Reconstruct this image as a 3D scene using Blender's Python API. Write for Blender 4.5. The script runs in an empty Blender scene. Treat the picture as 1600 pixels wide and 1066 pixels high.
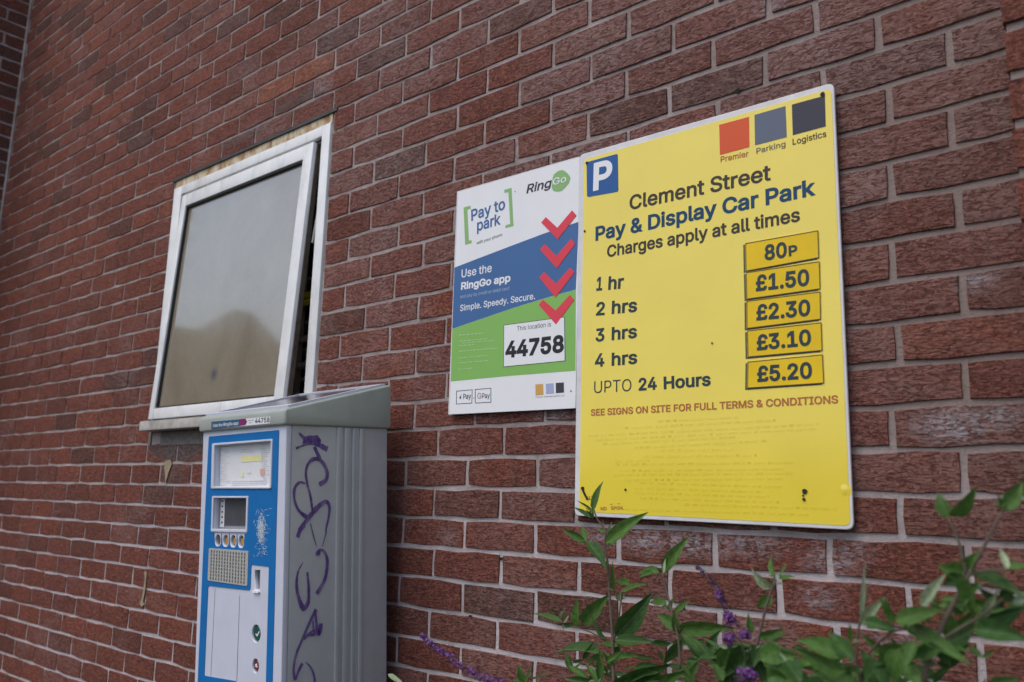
import bpy, bmesh, math, random, os
import numpy as np
from mathutils import Vector, Matrix
random.seed(7)
S = bpy.context.scene
COL = S.collection
# ---------------------------------------------------------------- camera (solved from the brick grid; metres)
FPX = 1329.43
GZ = 1.50                       # height of the datum bed joint above the ground
def rodr(r):
    r = np.array(r, float); th = np.linalg.norm(r)
    if th < 1e-9: return np.eye(3)
    k = r/th; K = np.array([[0,-k[2],k[1]],[k[2],0,-k[0]],[-k[1],k[0],0]])
    return np.eye(3)+math.sin(th)*K+(1-math.cos(th))*K@K
RC = rodr([-.185436777, .707923529, -.0421273115])
TC = np.array([-.267974379, .239823312, 2.27896563])
CC = -RC.T@TC
def b3(v): return Vector((v[0], v[2], -v[1]))
def cv(p): return np.array([p[0], GZ-p[2], p[1]])
CAM = Vector((CC[0], CC[2], GZ-CC[1]))
cam_data = bpy.data.cameras.new('camera'); cam = bpy.data.objects.new('camera', cam_data); COL.objects.link(cam)
cam_data.sensor_width = 36; cam_data.lens = FPX/1600*36; cam_data.clip_end = 500; cam_data.clip_start = .02
rx, up, bk = b3(RC[0]), -b3(RC[1]), -b3(RC[2])
M = Matrix((rx, up, bk)).transposed().to_4x4(); M.translation = CAM
cam.matrix_world = M
cam_data.dof.use_dof = True; cam_data.dof.focus_distance = 1.95; cam_data.dof.aperture_fstop = 4.0
S.camera = cam
# ---------------------------------------------------------------- light
W = bpy.data.worlds.new('World'); S.world = W; W.use_nodes = True
nt = W.node_tree; nt.nodes.clear()
sky = nt.nodes.new('ShaderNodeTexSky'); sky.sky_type = 'NISHITA'; sky.sun_disc = False
SUN_EL, SUN_AZ = 56, 195          # azimuth clockwise from +Y
sky.sun_elevation = math.radians(SUN_EL); sky.sun_rotation = math.radians(SUN_AZ)
sky.air_density = 1.3; sky.dust_density = 2.5; sky.ozone_density = 1.0
bg = nt.nodes.new('ShaderNodeBackground'); bg.inputs['Strength'].default_value = .125
wo = nt.nodes.new('ShaderNodeOutputWorld')
nt.links.new(sky.outputs[0], bg.inputs[0]); nt.links.new(bg.outputs[0], wo.inputs[0])
sd = bpy.data.lights.new('sun', 'SUN'); sd.energy = .85; sd.angle = math.radians(42); sd.color = (1, .97, .93)
so = bpy.data.objects.new('sun', sd); COL.objects.link(so)
az, el = math.radians(SUN_AZ), math.radians(SUN_EL)
dirv = Vector((math.sin(az)*math.cos(el), math.cos(az)*math.cos(el), math.sin(el)))
so.rotation_euler = dirv.to_track_quat('Z', 'Y').to_euler(); so.location = (0, -4, 8)
S.view_settings.view_transform = 'Standard'; S.view_settings.look = 'None'; S.view_settings.gamma = 1
S.view_settings.use_curve_mapping = False
S.view_settings.exposure = 0.54
S.cycles.max_bounces = 6; S.cycles.diffuse_bounces = 3; S.cycles.glossy_bounces = 3; S.cycles.transmission_bounces = 4; S.cycles.transparent_max_bounces = 6

# ---------------------------------------------------------------- helpers
def ray(px, py):
    d = RC.T@np.array([(px-800)/FPX, (py-533)/FPX, 1.0]); return Vector((d[0], d[2], -d[1]))
def onplane(px, py, o, n):
    d = ray(px, py); return CAM+d*((o-CAM).dot(n)/d.dot(n))
def at(px, py, Y): return onplane(px, py, Vector((0, Y, 0)), Vector((0, 1, 0)))
def project(p):
    c = RC@cv(p)+TC
    return 800+FPX*c[0]/c[2], 533+FPX*c[1]/c[2], c[2]
def tag(o, label=None, cat=None, group=None, kind=None):
    if label: o['label'] = label
    if cat: o['category'] = cat
    if group: o['group'] = group
    if kind: o['kind'] = kind
    return o
def empty(name, loc, label=None, cat=None, group=None):
    o = bpy.data.objects.new(name, None); COL.objects.link(o); o.location = loc; o.empty_display_size = .05
    return tag(o, label, cat, group)
WORLD = {}
def mk(name, mesh, mat, parent=None, world=None):
    """link mesh (world coordinates unless a matrix is given) under parent"""
    o = bpy.data.objects.new(name, mesh); COL.objects.link(o)
    if mat is not None and not mesh.materials: mesh.materials.append(mat)
    w = world if world is not None else Matrix()
    if parent is not None:
        o.parent = parent; pw = WORLD.get(parent.name, Matrix.Translation(parent.location))
        o.matrix_parent_inverse = Matrix()
        o.matrix_basis = pw.inverted()@w
    else: o.matrix_basis = w
    WORLD[o.name] = w
    return o
def centred(name, mesh, mat, parent=None):
    """give a world-coordinate mesh its own origin"""
    n = len(mesh.vertices); a = np.empty(n*3, 'f'); mesh.vertices.foreach_get('co', a); c = a.reshape(-1,3).mean(0)
    c = Vector([float(v) for v in c]); mesh.transform(Matrix.Translation(-c))
    return mk(name, mesh, mat, parent, Matrix.Translation(c))
def mesh_of(name, vs, fs, smooth=False):
    m = bpy.data.meshes.new(name); m.from_pydata([tuple(v) for v in vs], [], fs); m.update()
    if smooth: m.polygons.foreach_set('use_smooth', [True]*len(m.polygons))
    return m
class MB:
    def __init__(s): s.v = []; s.f = []
    def add(s, vs, fs):
        n = len(s.v); s.v += [tuple(v) for v in vs]; s.f += [tuple(i+n for i in f) for f in fs]; return s
    def box(s, a, b, M_=None):
        vs = [Vector((x, y, z)) for z in (a[2], b[2]) for y in (a[1], b[1]) for x in (a[0], b[0])]
        if M_ is not None: vs = [M_@v for v in vs]
        return s.add(vs, [(0,2,3,1),(4,5,7,6),(0,1,5,4),(2,6,7,3),(0,4,6,2),(1,3,7,5)])
    def tube(s, pts, r, k=7):
        pts = [Vector(p) for p in pts]; n = len(pts); vs = []; fs = []
        rr = r if isinstance(r, (list, tuple)) else [r]*n
        for i, p in enumerate(pts):
            t = (pts[min(i+1, n-1)]-pts[max(i-1, 0)]).normalized()
            a = t.cross(Vector((.3, .1, 1))); a.normalize(); b = t.cross(a)
            for j in range(k):
                an = 2*math.pi*j/k; vs.append(p+(a*math.cos(an)+b*math.sin(an))*rr[i])
        for i in range(n-1):
            for j in range(k): fs.append((i*k+j, i*k+(j+1)%k, (i+1)*k+(j+1)%k, (i+1)*k+j))
        fs.append(tuple(range(k-1, -1, -1))); fs.append(tuple((n-1)*k+j for j in range(k)))
        return s.add(vs, fs)
    def build(s, name, mat, parent=None, smooth=False, bevel=0, centre=True):
        m = mesh_of(name, s.v, s.f, smooth)
        if bevel:
            bm = bmesh.new(); bm.from_mesh(m)
            bmesh.ops.bevel(bm, geom=[e for e in bm.edges if e.calc_face_angle(0) > .5], offset=bevel, segments=3, affect='EDGES', profile=.5)
            bm.to_mesh(m); bm.free(); m.polygons.foreach_set('use_smooth', [True]*len(m.polygons))
            try: m.set_sharp_from_angle(angle=math.radians(25))
            except Exception: pass
        return centred(name, m, mat, parent) if centre else mk(name, m, mat, parent)
def rounded(pts, r, n=4):
    """round the corners of a 2D polygon"""
    out = []; N = len(pts)
    for i in range(N):
        rr = r[i] if isinstance(r, (list, tuple)) else r
        p, a, b = Vector(pts[i]), Vector(pts[i-1]), Vector(pts[(i+1) % N])
        if rr <= 0: out.append(tuple(p)); continue
        da, db = a-p, b-p; q = min(rr, da.length*.45, db.length*.45)
        s0, s1 = p+da.normalized()*q, p+db.normalized()*q
        for k in range(n+1):
            t = k/n; out.append(tuple(s0*(1-t)**2+p*2*t*(1-t)+s1*t*t))
    return out
def shape(name, loops, o, ax, ay, an, off, thick, mat, parent, bev=0):
    """flat sheet (outline + holes, 2D) on the plane o + u*ax + v*ay; an = outward normal; front face at off+thick"""
    c = bpy.data.curves.new(name, 'CURVE'); c.dimensions = '2D'; c.fill_mode = 'BOTH'
    for lp in loops:
        sp = c.splines.new('POLY'); sp.points.add(len(lp)-1); sp.use_cyclic_u = True
        for i, p in enumerate(lp): sp.points[i].co = (p[0], p[1], 0, 1)
    c.extrude = max(thick/2-bev, 0)
    if bev: c.bevel_depth = bev; c.bevel_resolution = 1; c.offset = -bev
    t = bpy.data.objects.new('t', c); COL.objects.link(t)
    dg = bpy.context.evaluated_depsgraph_get()
    m = bpy.data.meshes.new_from_object(t.evaluated_get(dg)); bpy.data.objects.remove(t); bpy.data.curves.remove(c)
    m.materials.clear(); m.name = name
    X = Matrix((ax, ay, ax.cross(ay))).transposed().to_4x4()
    sgn = 1 if ax.cross(ay).dot(an) > 0 else -1
    X.translation = o
    m.transform(Matrix.Translation((0, 0, sgn*(off+thick/2)))); m.transform(X)
    return centred(name, m, mat, parent)
FONT = None
try:
    fp = os.path.join(bpy.utils.system_resource('DATAFILES'), 'fonts', 'Inter.woff2')
    if os.path.exists(fp): FONT = bpy.data.fonts.load(fp)
except Exception: FONT = None
_cap = {}
from mathutils.geometry import delaunay_2d_cdt
def glyph_loops(body):
    """closed outlines of a line of text (2D), beziers flattened"""
    c = bpy.data.curves.new('t', 'FONT'); c.body = body
    if FONT: c.font = FONT
    t = bpy.data.objects.new('t', c); COL.objects.link(t); dg = bpy.context.evaluated_depsgraph_get()
    cu = t.to_curve(dg); out = []
    for sp in cu.splines:
        bp = sp.bezier_points; n = len(bp); lp = []
        for i in range(n):
            p, q = bp[i], bp[(i+1) % n]; p0, p1, p2, p3 = p.co, p.handle_right, q.handle_left, q.co
            straight = (p1-p0).cross(p3-p0).length < 1e-5 and (p2-p0).cross(p3-p0).length < 1e-5
            k = 1 if straight else 5
            for j in range(k):
                u = j/k; v = p0*(1-u)**3+p1*3*u*(1-u)**2+p2*3*u*u*(1-u)+p3*u**3; lp.append((v.x, v.y))
        cl = []
        for v in lp:
            if not cl or math.hypot(v[0]-cl[-1][0], v[1]-cl[-1][1]) > 1e-4: cl.append(v)
        if len(cl) > 2: out.append(cl)
    t.to_curve_clear(); bpy.data.objects.remove(t); bpy.data.curves.remove(c); return out
def area2(l): return sum(l[i-1][0]*l[i][1]-l[i][0]*l[i-1][1] for i in range(len(l)))/2
def inside(p, l):
    r = False
    for i in range(len(l)):
        (x0, y0), (x1, y1) = l[i-1], l[i]
        if (y0 > p[1]) != (y1 > p[1]) and p[0] < (x1-x0)*(p[1]-y0)/(y1-y0)+x0: r = not r
    return r
def fatten(l, d):
    """push an outline to its right-hand side by d (mitred)"""
    n = len(l); out = []
    for i in range(n):
        a, p, b = Vector(l[i-1]), Vector(l[i]), Vector(l[(i+1) % n]); e0 = (p-a).normalized(); e1 = (b-p).normalized()
        n0, n1 = Vector((e0.y, -e0.x)), Vector((e1.y, -e1.x)); m = n0+n1
        if m.length < .2: m = n0
        else: m = m.normalized()/max(m.normalized().dot(n0), .55)
        out.append(tuple(p+m*d))
    return out
def text(parent, body, a, b, h, o, n, off, mat, bold=0, shear=0, name='lettering'):
    """printed line: baseline from pixel a to pixel b, capital height h pixels at the left end, on plane (o, n)"""
    def raw(s, bo):
        L_ = glyph_loops(s); big = max(L_, key=lambda l: abs(area2(l)))
        if area2(big) < 0: L_ = [l[::-1] for l in L_]      # outers counter-clockwise
        if bo: L_ = [fatten(l, bo*.8) for l in L_]
        pts_ = []; ed = []
        for l in L_:
            n0 = len(pts_); pts_ += [Vector(p) for p in l]; ed += [(n0+i, n0+(i+1) % len(l)) for i in range(len(l))]
        V2, _, F_, _, _, _ = delaunay_2d_cdt(pts_, ed, [], 0, 1e-5)
        segs = []
        for l in L_:
            q = np.array(l); segs.append(np.c_[q, np.roll(q, -1, 0)])
        Sg = np.concatenate(segs); F_ = [tuple(f) for f in F_]; V2 = [(v[0], v[1]) for v in V2]; keep = []
        for f in F_:
            cx = sum(V2[i][0] for i in f)/len(f); cy = sum(V2[i][1] for i in f)/len(f)
            up_ = (Sg[:,1] <= cy) & (Sg[:,3] > cy); dn = (Sg[:,1] > cy) & (Sg[:,3] <= cy)
            side = (Sg[:,2]-Sg[:,0])*(cy-Sg[:,1])-(cx-Sg[:,0])*(Sg[:,3]-Sg[:,1])
            if int((up_ & (side > 0)).sum())-int((dn & (side < 0)).sum()) > 0: keep.append(f)
        us = sorted({i for f in keep for i in f}); mp_ = {v: i for i, v in enumerate(us)}
        return [(V2[i][0], V2[i][1], 0) for i in us], [tuple(mp_[i] for i in f) for f in keep]
    if bold not in _cap:
        V_, T_ = raw('H', bold); ys = [v[1] for v in V_]; _cap[bold] = (min(ys), max(ys))
    y0, y1 = _cap[bold]
    V_, T_ = raw(body, bold)
    o2 = o+n*off
    A, B, T = onplane(a[0], a[1], o2, n), onplane(b[0], b[1], o2, n), onplane(a[0], a[1]-h, o2, n)
    ex = (B-A); L = ex.length; ex.normalize(); ey = n.cross(ex)
    if ey.z < 0: ey = -ey
    H = (T-A).dot(ey)
    xs = [v[0] for v in V_]; x0, x1 = min(xs), max(xs)
    sy = H/(y1-y0); vs = []
    for v in V_:
        yy = (v[1]-y0)*sy
        vs.append(A+ex*((v[0]-x0)/(x1-x0)*L+yy*shear)+ey*yy+n*v[2])
    fs = [t if (vs[t[1]]-vs[t[0]]).cross(vs[t[2]]-vs[t[0]]).dot(n) > 0 else t[::-1] for t in T_]
    return centred(name, mesh_of(name, vs, fs), mat, parent)
def polypx(name, pts, o, n, off, thick, mat, parent, r=0, holes=(), bev=0):
    """flat piece whose outline is read off the photograph, laid in its real plane"""
    ax = Vector((0, 0, 1)).cross(n); ax = -ax if ax.dot(Vector((1, 0, 0))) < 0 and abs(ax.x) > .3 else ax
    ax.normalize(); ay = n.cross(ax); ay = -ay if ay.z < 0 else ay
    def L(pp, rr):
        q = [onplane(x, y, o, n) for x, y in pp]; q = [((p-o).dot(ax), (p-o).dot(ay)) for p in q]
        return rounded(q, rr) if rr else q
    loops = [L(pts, r)]+[L(hp, hr) for hp, hr in holes]
    return shape(name, loops, o, ax, ay, n, off, thick, mat, parent, bev)

# ---------------------------------------------------------------- materials
def new_mat(name):
    m = bpy.data.materials.new(name); m.use_nodes = True; nt = m.node_tree
    return m, nt, nt.nodes['Principled BSDF']
def noise(nt, scale, detail=6, rough=.55, dist=0, vec=None, mapping=None):
    n = nt.nodes.new('ShaderNodeTexNoise'); n.inputs['Scale'].default_value = scale; n.inputs['Detail'].default_value = detail
    n.inputs['Roughness'].default_value = rough; n.inputs['Distortion'].default_value = dist
    if vec is not None:
        if mapping:
            mp = nt.nodes.new('ShaderNodeMapping'); mp.inputs['Scale'].default_value = mapping; nt.links.new(vec, mp.inputs[0]); vec = mp.outputs[0]
        nt.links.new(vec, n.inputs['Vector'])
    return n
def ramp(nt, src, stops, interp='LINEAR'):
    r = nt.nodes.new('ShaderNodeValToRGB'); r.color_ramp.interpolation = interp
    e = r.color_ramp.elements
    while len(e) > 1: e.remove(e[0])
    for i, (p, c) in enumerate(stops):
        x = e[0] if i == 0 else e.new(p); x.position = p; x.color = (c if len(c) == 4 else (*c, 1)) if hasattr(c, '__len__') else (c, c, c, 1)
    nt.links.new(src, r.inputs[0]); return r
def mix(nt, fac, a, b, mode='MIX'):
    m = nt.nodes.new('ShaderNodeMix'); m.data_type = 'RGBA'; m.blend_type = mode
    def put(i, v):
        if isinstance(v, (int, float)): m.inputs[i].default_value = v
        elif isinstance(v, (tuple, list)): m.inputs[i].default_value = (*v[:3], 1)
        else: nt.links.new(v, m.inputs[i])
    put(0, fac); put(6, a); put(7, b); return m.outputs[2]
def math_(nt, op, a, b=None, c=None):
    m = nt.nodes.new('ShaderNodeMath'); m.operation = op
    for i, v in enumerate((a, b, c)):
        if v is None: continue
        if isinstance(v, (int, float)): m.inputs[i].default_value = v
        else: nt.links.new(v, m.inputs[i])
    return m.outputs[0]
def pos(nt): return nt.nodes.new('ShaderNodeNewGeometry').outputs['Position']
def blob(nt, P, c, r, soft=.5):
    """soft ellipsoid mask: 1 inside"""
    mp = nt.nodes.new('ShaderNodeMapping'); mp.vector_type = 'POINT'
    mp.inputs['Scale'].default_value = [1/v for v in r]; mp.inputs['Location'].default_value = [-a/b for a, b in zip(c, r)]
    nt.links.new(P, mp.inputs[0]); l = nt.nodes.new('ShaderNodeVectorMath'); l.operation = 'LENGTH'; nt.links.new(mp.outputs[0], l.inputs[0])
    mr = nt.nodes.new('ShaderNodeMapRange'); mr.inputs['From Min'].default_value = 1; mr.inputs['From Max'].default_value = 1-soft
    nt.links.new(l.outputs['Value'], mr.inputs[0]); return mr.outputs[0]
def bump(nt, bsdf, h, strength=.3, dist=.002):
    b = nt.nodes.new('ShaderNodeBump'); b.inputs['Strength'].default_value = strength; b.inputs['Distance'].default_value = dist
    nt.links.new(h, b.inputs['Height']); nt.links.new(b.outputs[0], bsdf.inputs['Normal'])
def plain(name, col, rough=.5, metal=0, var=.12, scale=30, bmp=0, spec=.5, coat=0, dirt=0):
    m, nt, p = new_mat(name); P = pos(nt)
    n = noise(nt, scale, 5, .6, 0, P); f = ramp(nt, n.outputs[0], [(.3, 0.0), (.75, 1.0)])
    dark = tuple(v*(1-var) for v in col); lite = tuple(min(1, v*(1+var*.5)) for v in col)
    c = mix(nt, f.outputs[0], dark, lite)
    if dirt:
        n2 = noise(nt, 6, 8, .7, .3, P, (1, 1, .35)); g = ramp(nt, n2.outputs[0], [(.52, 0.0), (.72, dirt)])
        c = mix(nt, g.outputs[0], c, (.12, .10, .08))
    nt.links.new(c, p.inputs['Base Color']); p.inputs['Roughness'].default_value = rough; p.inputs['Metallic'].default_value = metal
    p.inputs['Specular IOR Level'].default_value = spec
    if coat: p.inputs['Coat Weight'].default_value = coat; p.inputs['Coat Roughness'].default_value = .18
    if bmp: bump(nt, p, n.outputs[0], bmp, .001)
    return m
def brick_mat():
    m, nt, p = new_mat('rustic_brick'); P = pos(nt)
    a1 = nt.nodes.new('ShaderNodeAttribute'); a1.attribute_type = 'OBJECT'; a1.attribute_name = 'tone'
    a2 = nt.nodes.new('ShaderNodeAttribute'); a2.attribute_type = 'GEOMETRY'; a2.attribute_name = 'tone'
    tone = math_(nt, 'ADD', a1.outputs['Fac'], a2.outputs['Fac'])
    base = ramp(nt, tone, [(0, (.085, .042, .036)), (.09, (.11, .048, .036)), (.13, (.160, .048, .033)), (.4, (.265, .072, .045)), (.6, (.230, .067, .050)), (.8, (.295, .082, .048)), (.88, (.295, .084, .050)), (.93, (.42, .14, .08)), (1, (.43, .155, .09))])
    # shift the texture from brick to brick
    cb = nt.nodes.new('ShaderNodeCombineXYZ'); k = math_(nt, 'MULTIPLY', tone, 37.0)
    for i in range(3): nt.links.new(k, cb.inputs[i])
    va = nt.nodes.new('ShaderNodeVectorMath'); va.operation = 'ADD'; nt.links.new(P, va.inputs[0]); nt.links.new(cb.outputs[0], va.inputs[1]); Q = va.outputs[0]
    crease = noise(nt, 1, 7, .68, 1.3, Q, (56, 56, 175))
    cre = ramp(nt, crease.outputs[0], [(.32, 0.0), (.48, .75), (.72, 1.0)])
    grain = noise(nt, 420, 3, .7, 0, P)
    blot = noise(nt, 14, 6, .65, .4, Q)
    c = mix(nt, ramp(nt, blot.outputs[0], [(.35, 0.0), (.7, .60)]).outputs[0], base.outputs[0], (.185, .060, .043))
    g2_ = noise(nt, 1, 5, .8, .8, Q, (125, 125, 210))
    c = mix(nt, ramp(nt, g2_.outputs[0], [(.51, 0.0), (.64, .62)]).outputs[0], c, (.46, .20, .15))
    c = mix(nt, ramp(nt, g2_.outputs[0], [(.37, .85), (.49, 0.0)]).outputs[0], c, (.050, .021, .018))
    c = mix(nt, ramp(nt, grain.outputs[0], [(.50, 0.0), (.72, .45)]).outputs[0], c, (.30, .17, .14))
    # lime bloom: purplish grey film, heavier to the right and higher up the wall
    big = noise(nt, 2.6, 7, .68, .5, P)
    sx = nt.nodes.new('ShaderNodeSeparateXYZ'); nt.links.new(P, sx.inputs[0])
    gr = nt.nodes.new('ShaderNodeMapRange'); nt.links.new(sx.outputs[0], gr.inputs[0]); gr.inputs['From Min'].default_value = -1.9; gr.inputs['From Max'].default_value = 1.3
    gz = nt.nodes.new('ShaderNodeMapRange'); nt.links.new(sx.outputs[2], gz.inputs[0]); gz.inputs['From Min'].default_value = 1.2; gz.inputs['From Max'].default_value = 1.9
    g2 = math_(nt, 'MULTIPLY', gr.outputs[0], math_(nt, 'ADD', math_(nt, 'MULTIPLY', gz.outputs[0], .8), .2))
    w = math_(nt, 'ADD', math_(nt, 'MULTIPLY', g2, .34), big.outputs[0])
    perb = math_(nt, 'FRACT', math_(nt, 'MULTIPLY', tone, 13.7))
    w = math_(nt, 'ADD', w, math_(nt, 'MULTIPLY', math_(nt, 'SUBTRACT', perb, .5), .24))
    film = ramp(nt, w, [(.56, 0.0), (.84, .54), (1.0, .80)])
    mott = ramp(nt, crease.outputs[0], [(.38, .12), (.56, 1.0)])
    pier = math_(nt, 'GREATER_THAN', sx.outputs[1], -.1)
    fac = math_(nt, 'MULTIPLY', math_(nt, 'MULTIPLY', film.outputs[0], mott.outputs[0]), pier)
    c = mix(nt, fac, c, (.33, .235, .225))
    # white salts: patches with their own outline
    sp = noise(nt, 1, 8, .75, 1.2, P, (55, 55, 110)); spr = ramp(nt, sp.outputs[0], [(.44, 0.0), (.55, 1.0)])
    tot = None
    for cc, rr, st in SALTS:
        b_ = math_(nt, 'MULTIPLY', blob(nt, P, cc, rr, .8), st); tot = b_ if tot is None else math_(nt, 'MAXIMUM', tot, b_)
    c = mix(nt, math_(nt, 'MULTIPLY', tot, spr.outputs[0]), c, (.46, .42, .45))
    # rendered / dirty smear under the window ledge and a few orange smears beside the window head
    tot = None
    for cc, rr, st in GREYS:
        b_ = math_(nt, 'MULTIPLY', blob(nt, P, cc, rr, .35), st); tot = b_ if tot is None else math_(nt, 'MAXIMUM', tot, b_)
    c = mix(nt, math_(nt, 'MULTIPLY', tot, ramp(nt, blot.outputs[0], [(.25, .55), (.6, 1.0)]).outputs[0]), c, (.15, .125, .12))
    tot = None
    for cc, rr, st in ORANGES:
        b_ = math_(nt, 'MULTIPLY', blob(nt, P, cc, rr, .5), st); tot = b_ if tot is None else math_(nt, 'MAXIMUM', tot, b_)
    c = mix(nt, tot, c, (.33, .115, .07))
    nt.links.new(c, p.inputs['Base Color']); p.inputs['Roughness'].default_value = .88; p.inputs['Specular IOR Level'].default_value = .25
    h = math_(nt, 'ADD', math_(nt, 'MULTIPLY', cre.outputs[0], 1.0), math_(nt, 'MULTIPLY', grain.outputs[0], .18))
    h = math_(nt, 'ADD', h, math_(nt, 'MULTIPLY', noise(nt, 90, 4, .6, 0, Q).outputs[0], .5))
    bump(nt, p, h, 1.0, .0075)
    return m
def mortar_mat():
    m, nt, p = new_mat('lime_mortar'); P = pos(nt)
    n = noise(nt, 9, 7, .65, .3, P); f = ramp(nt, n.outputs[0], [(.32, (.25, .19, .175)), (.5, (.40, .325, .31)), (.78, (.60, .52, .52))])
    g = noise(nt, 260, 3, .7, 0, P); c = mix(nt, ramp(nt, g.outputs[0], [(.3, .5), (.62, 0.0)]).outputs[0], f.outputs[0], (.20, .15, .14))
    sx = nt.nodes.new('ShaderNodeSeparateXYZ'); nt.links.new(P, sx.inputs[0])
    gr = nt.nodes.new('ShaderNodeMapRange'); nt.links.new(sx.outputs[0], gr.inputs[0]); gr.inputs['From Min'].default_value = .9; gr.inputs['From Max'].default_value = 1.25
    gz = nt.nodes.new('ShaderNodeMapRange'); nt.links.new(sx.outputs[2], gz.inputs[0]); gz.inputs['From Min'].default_value = 1.25; gz.inputs['From Max'].default_value = 1.45
    dk = math_(nt, 'MULTIPLY', math_(nt, 'MULTIPLY', gr.outputs[0], gz.outputs[0]), .75)
    c = mix(nt, dk, c, (.27, .205, .185))
    lo = nt.nodes.new('ShaderNodeMapRange'); nt.links.new(sx.outputs[2], lo.inputs[0]); lo.inputs['From Min'].default_value = 1.50; lo.inputs['From Max'].default_value = 1.15
    c = mix(nt, math_(nt, 'MULTIPLY', lo.outputs[0], math_(nt, 'ADD', n.outputs[0], .05)), c, (.62, .57, .60))
    nt.links.new(c, p.inputs['Base Color']); p.inputs['Roughness'].default_value = .95; p.inputs['Specular IOR Level'].default_value = .2
    n2 = noise(nt, 85, 6, .75, 0, P)
    bump(nt, p, math_(nt, 'ADD', n2.outputs[0], math_(nt, 'MULTIPLY', g.outputs[0], .4)), 1.0, .005)
    return m
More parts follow.
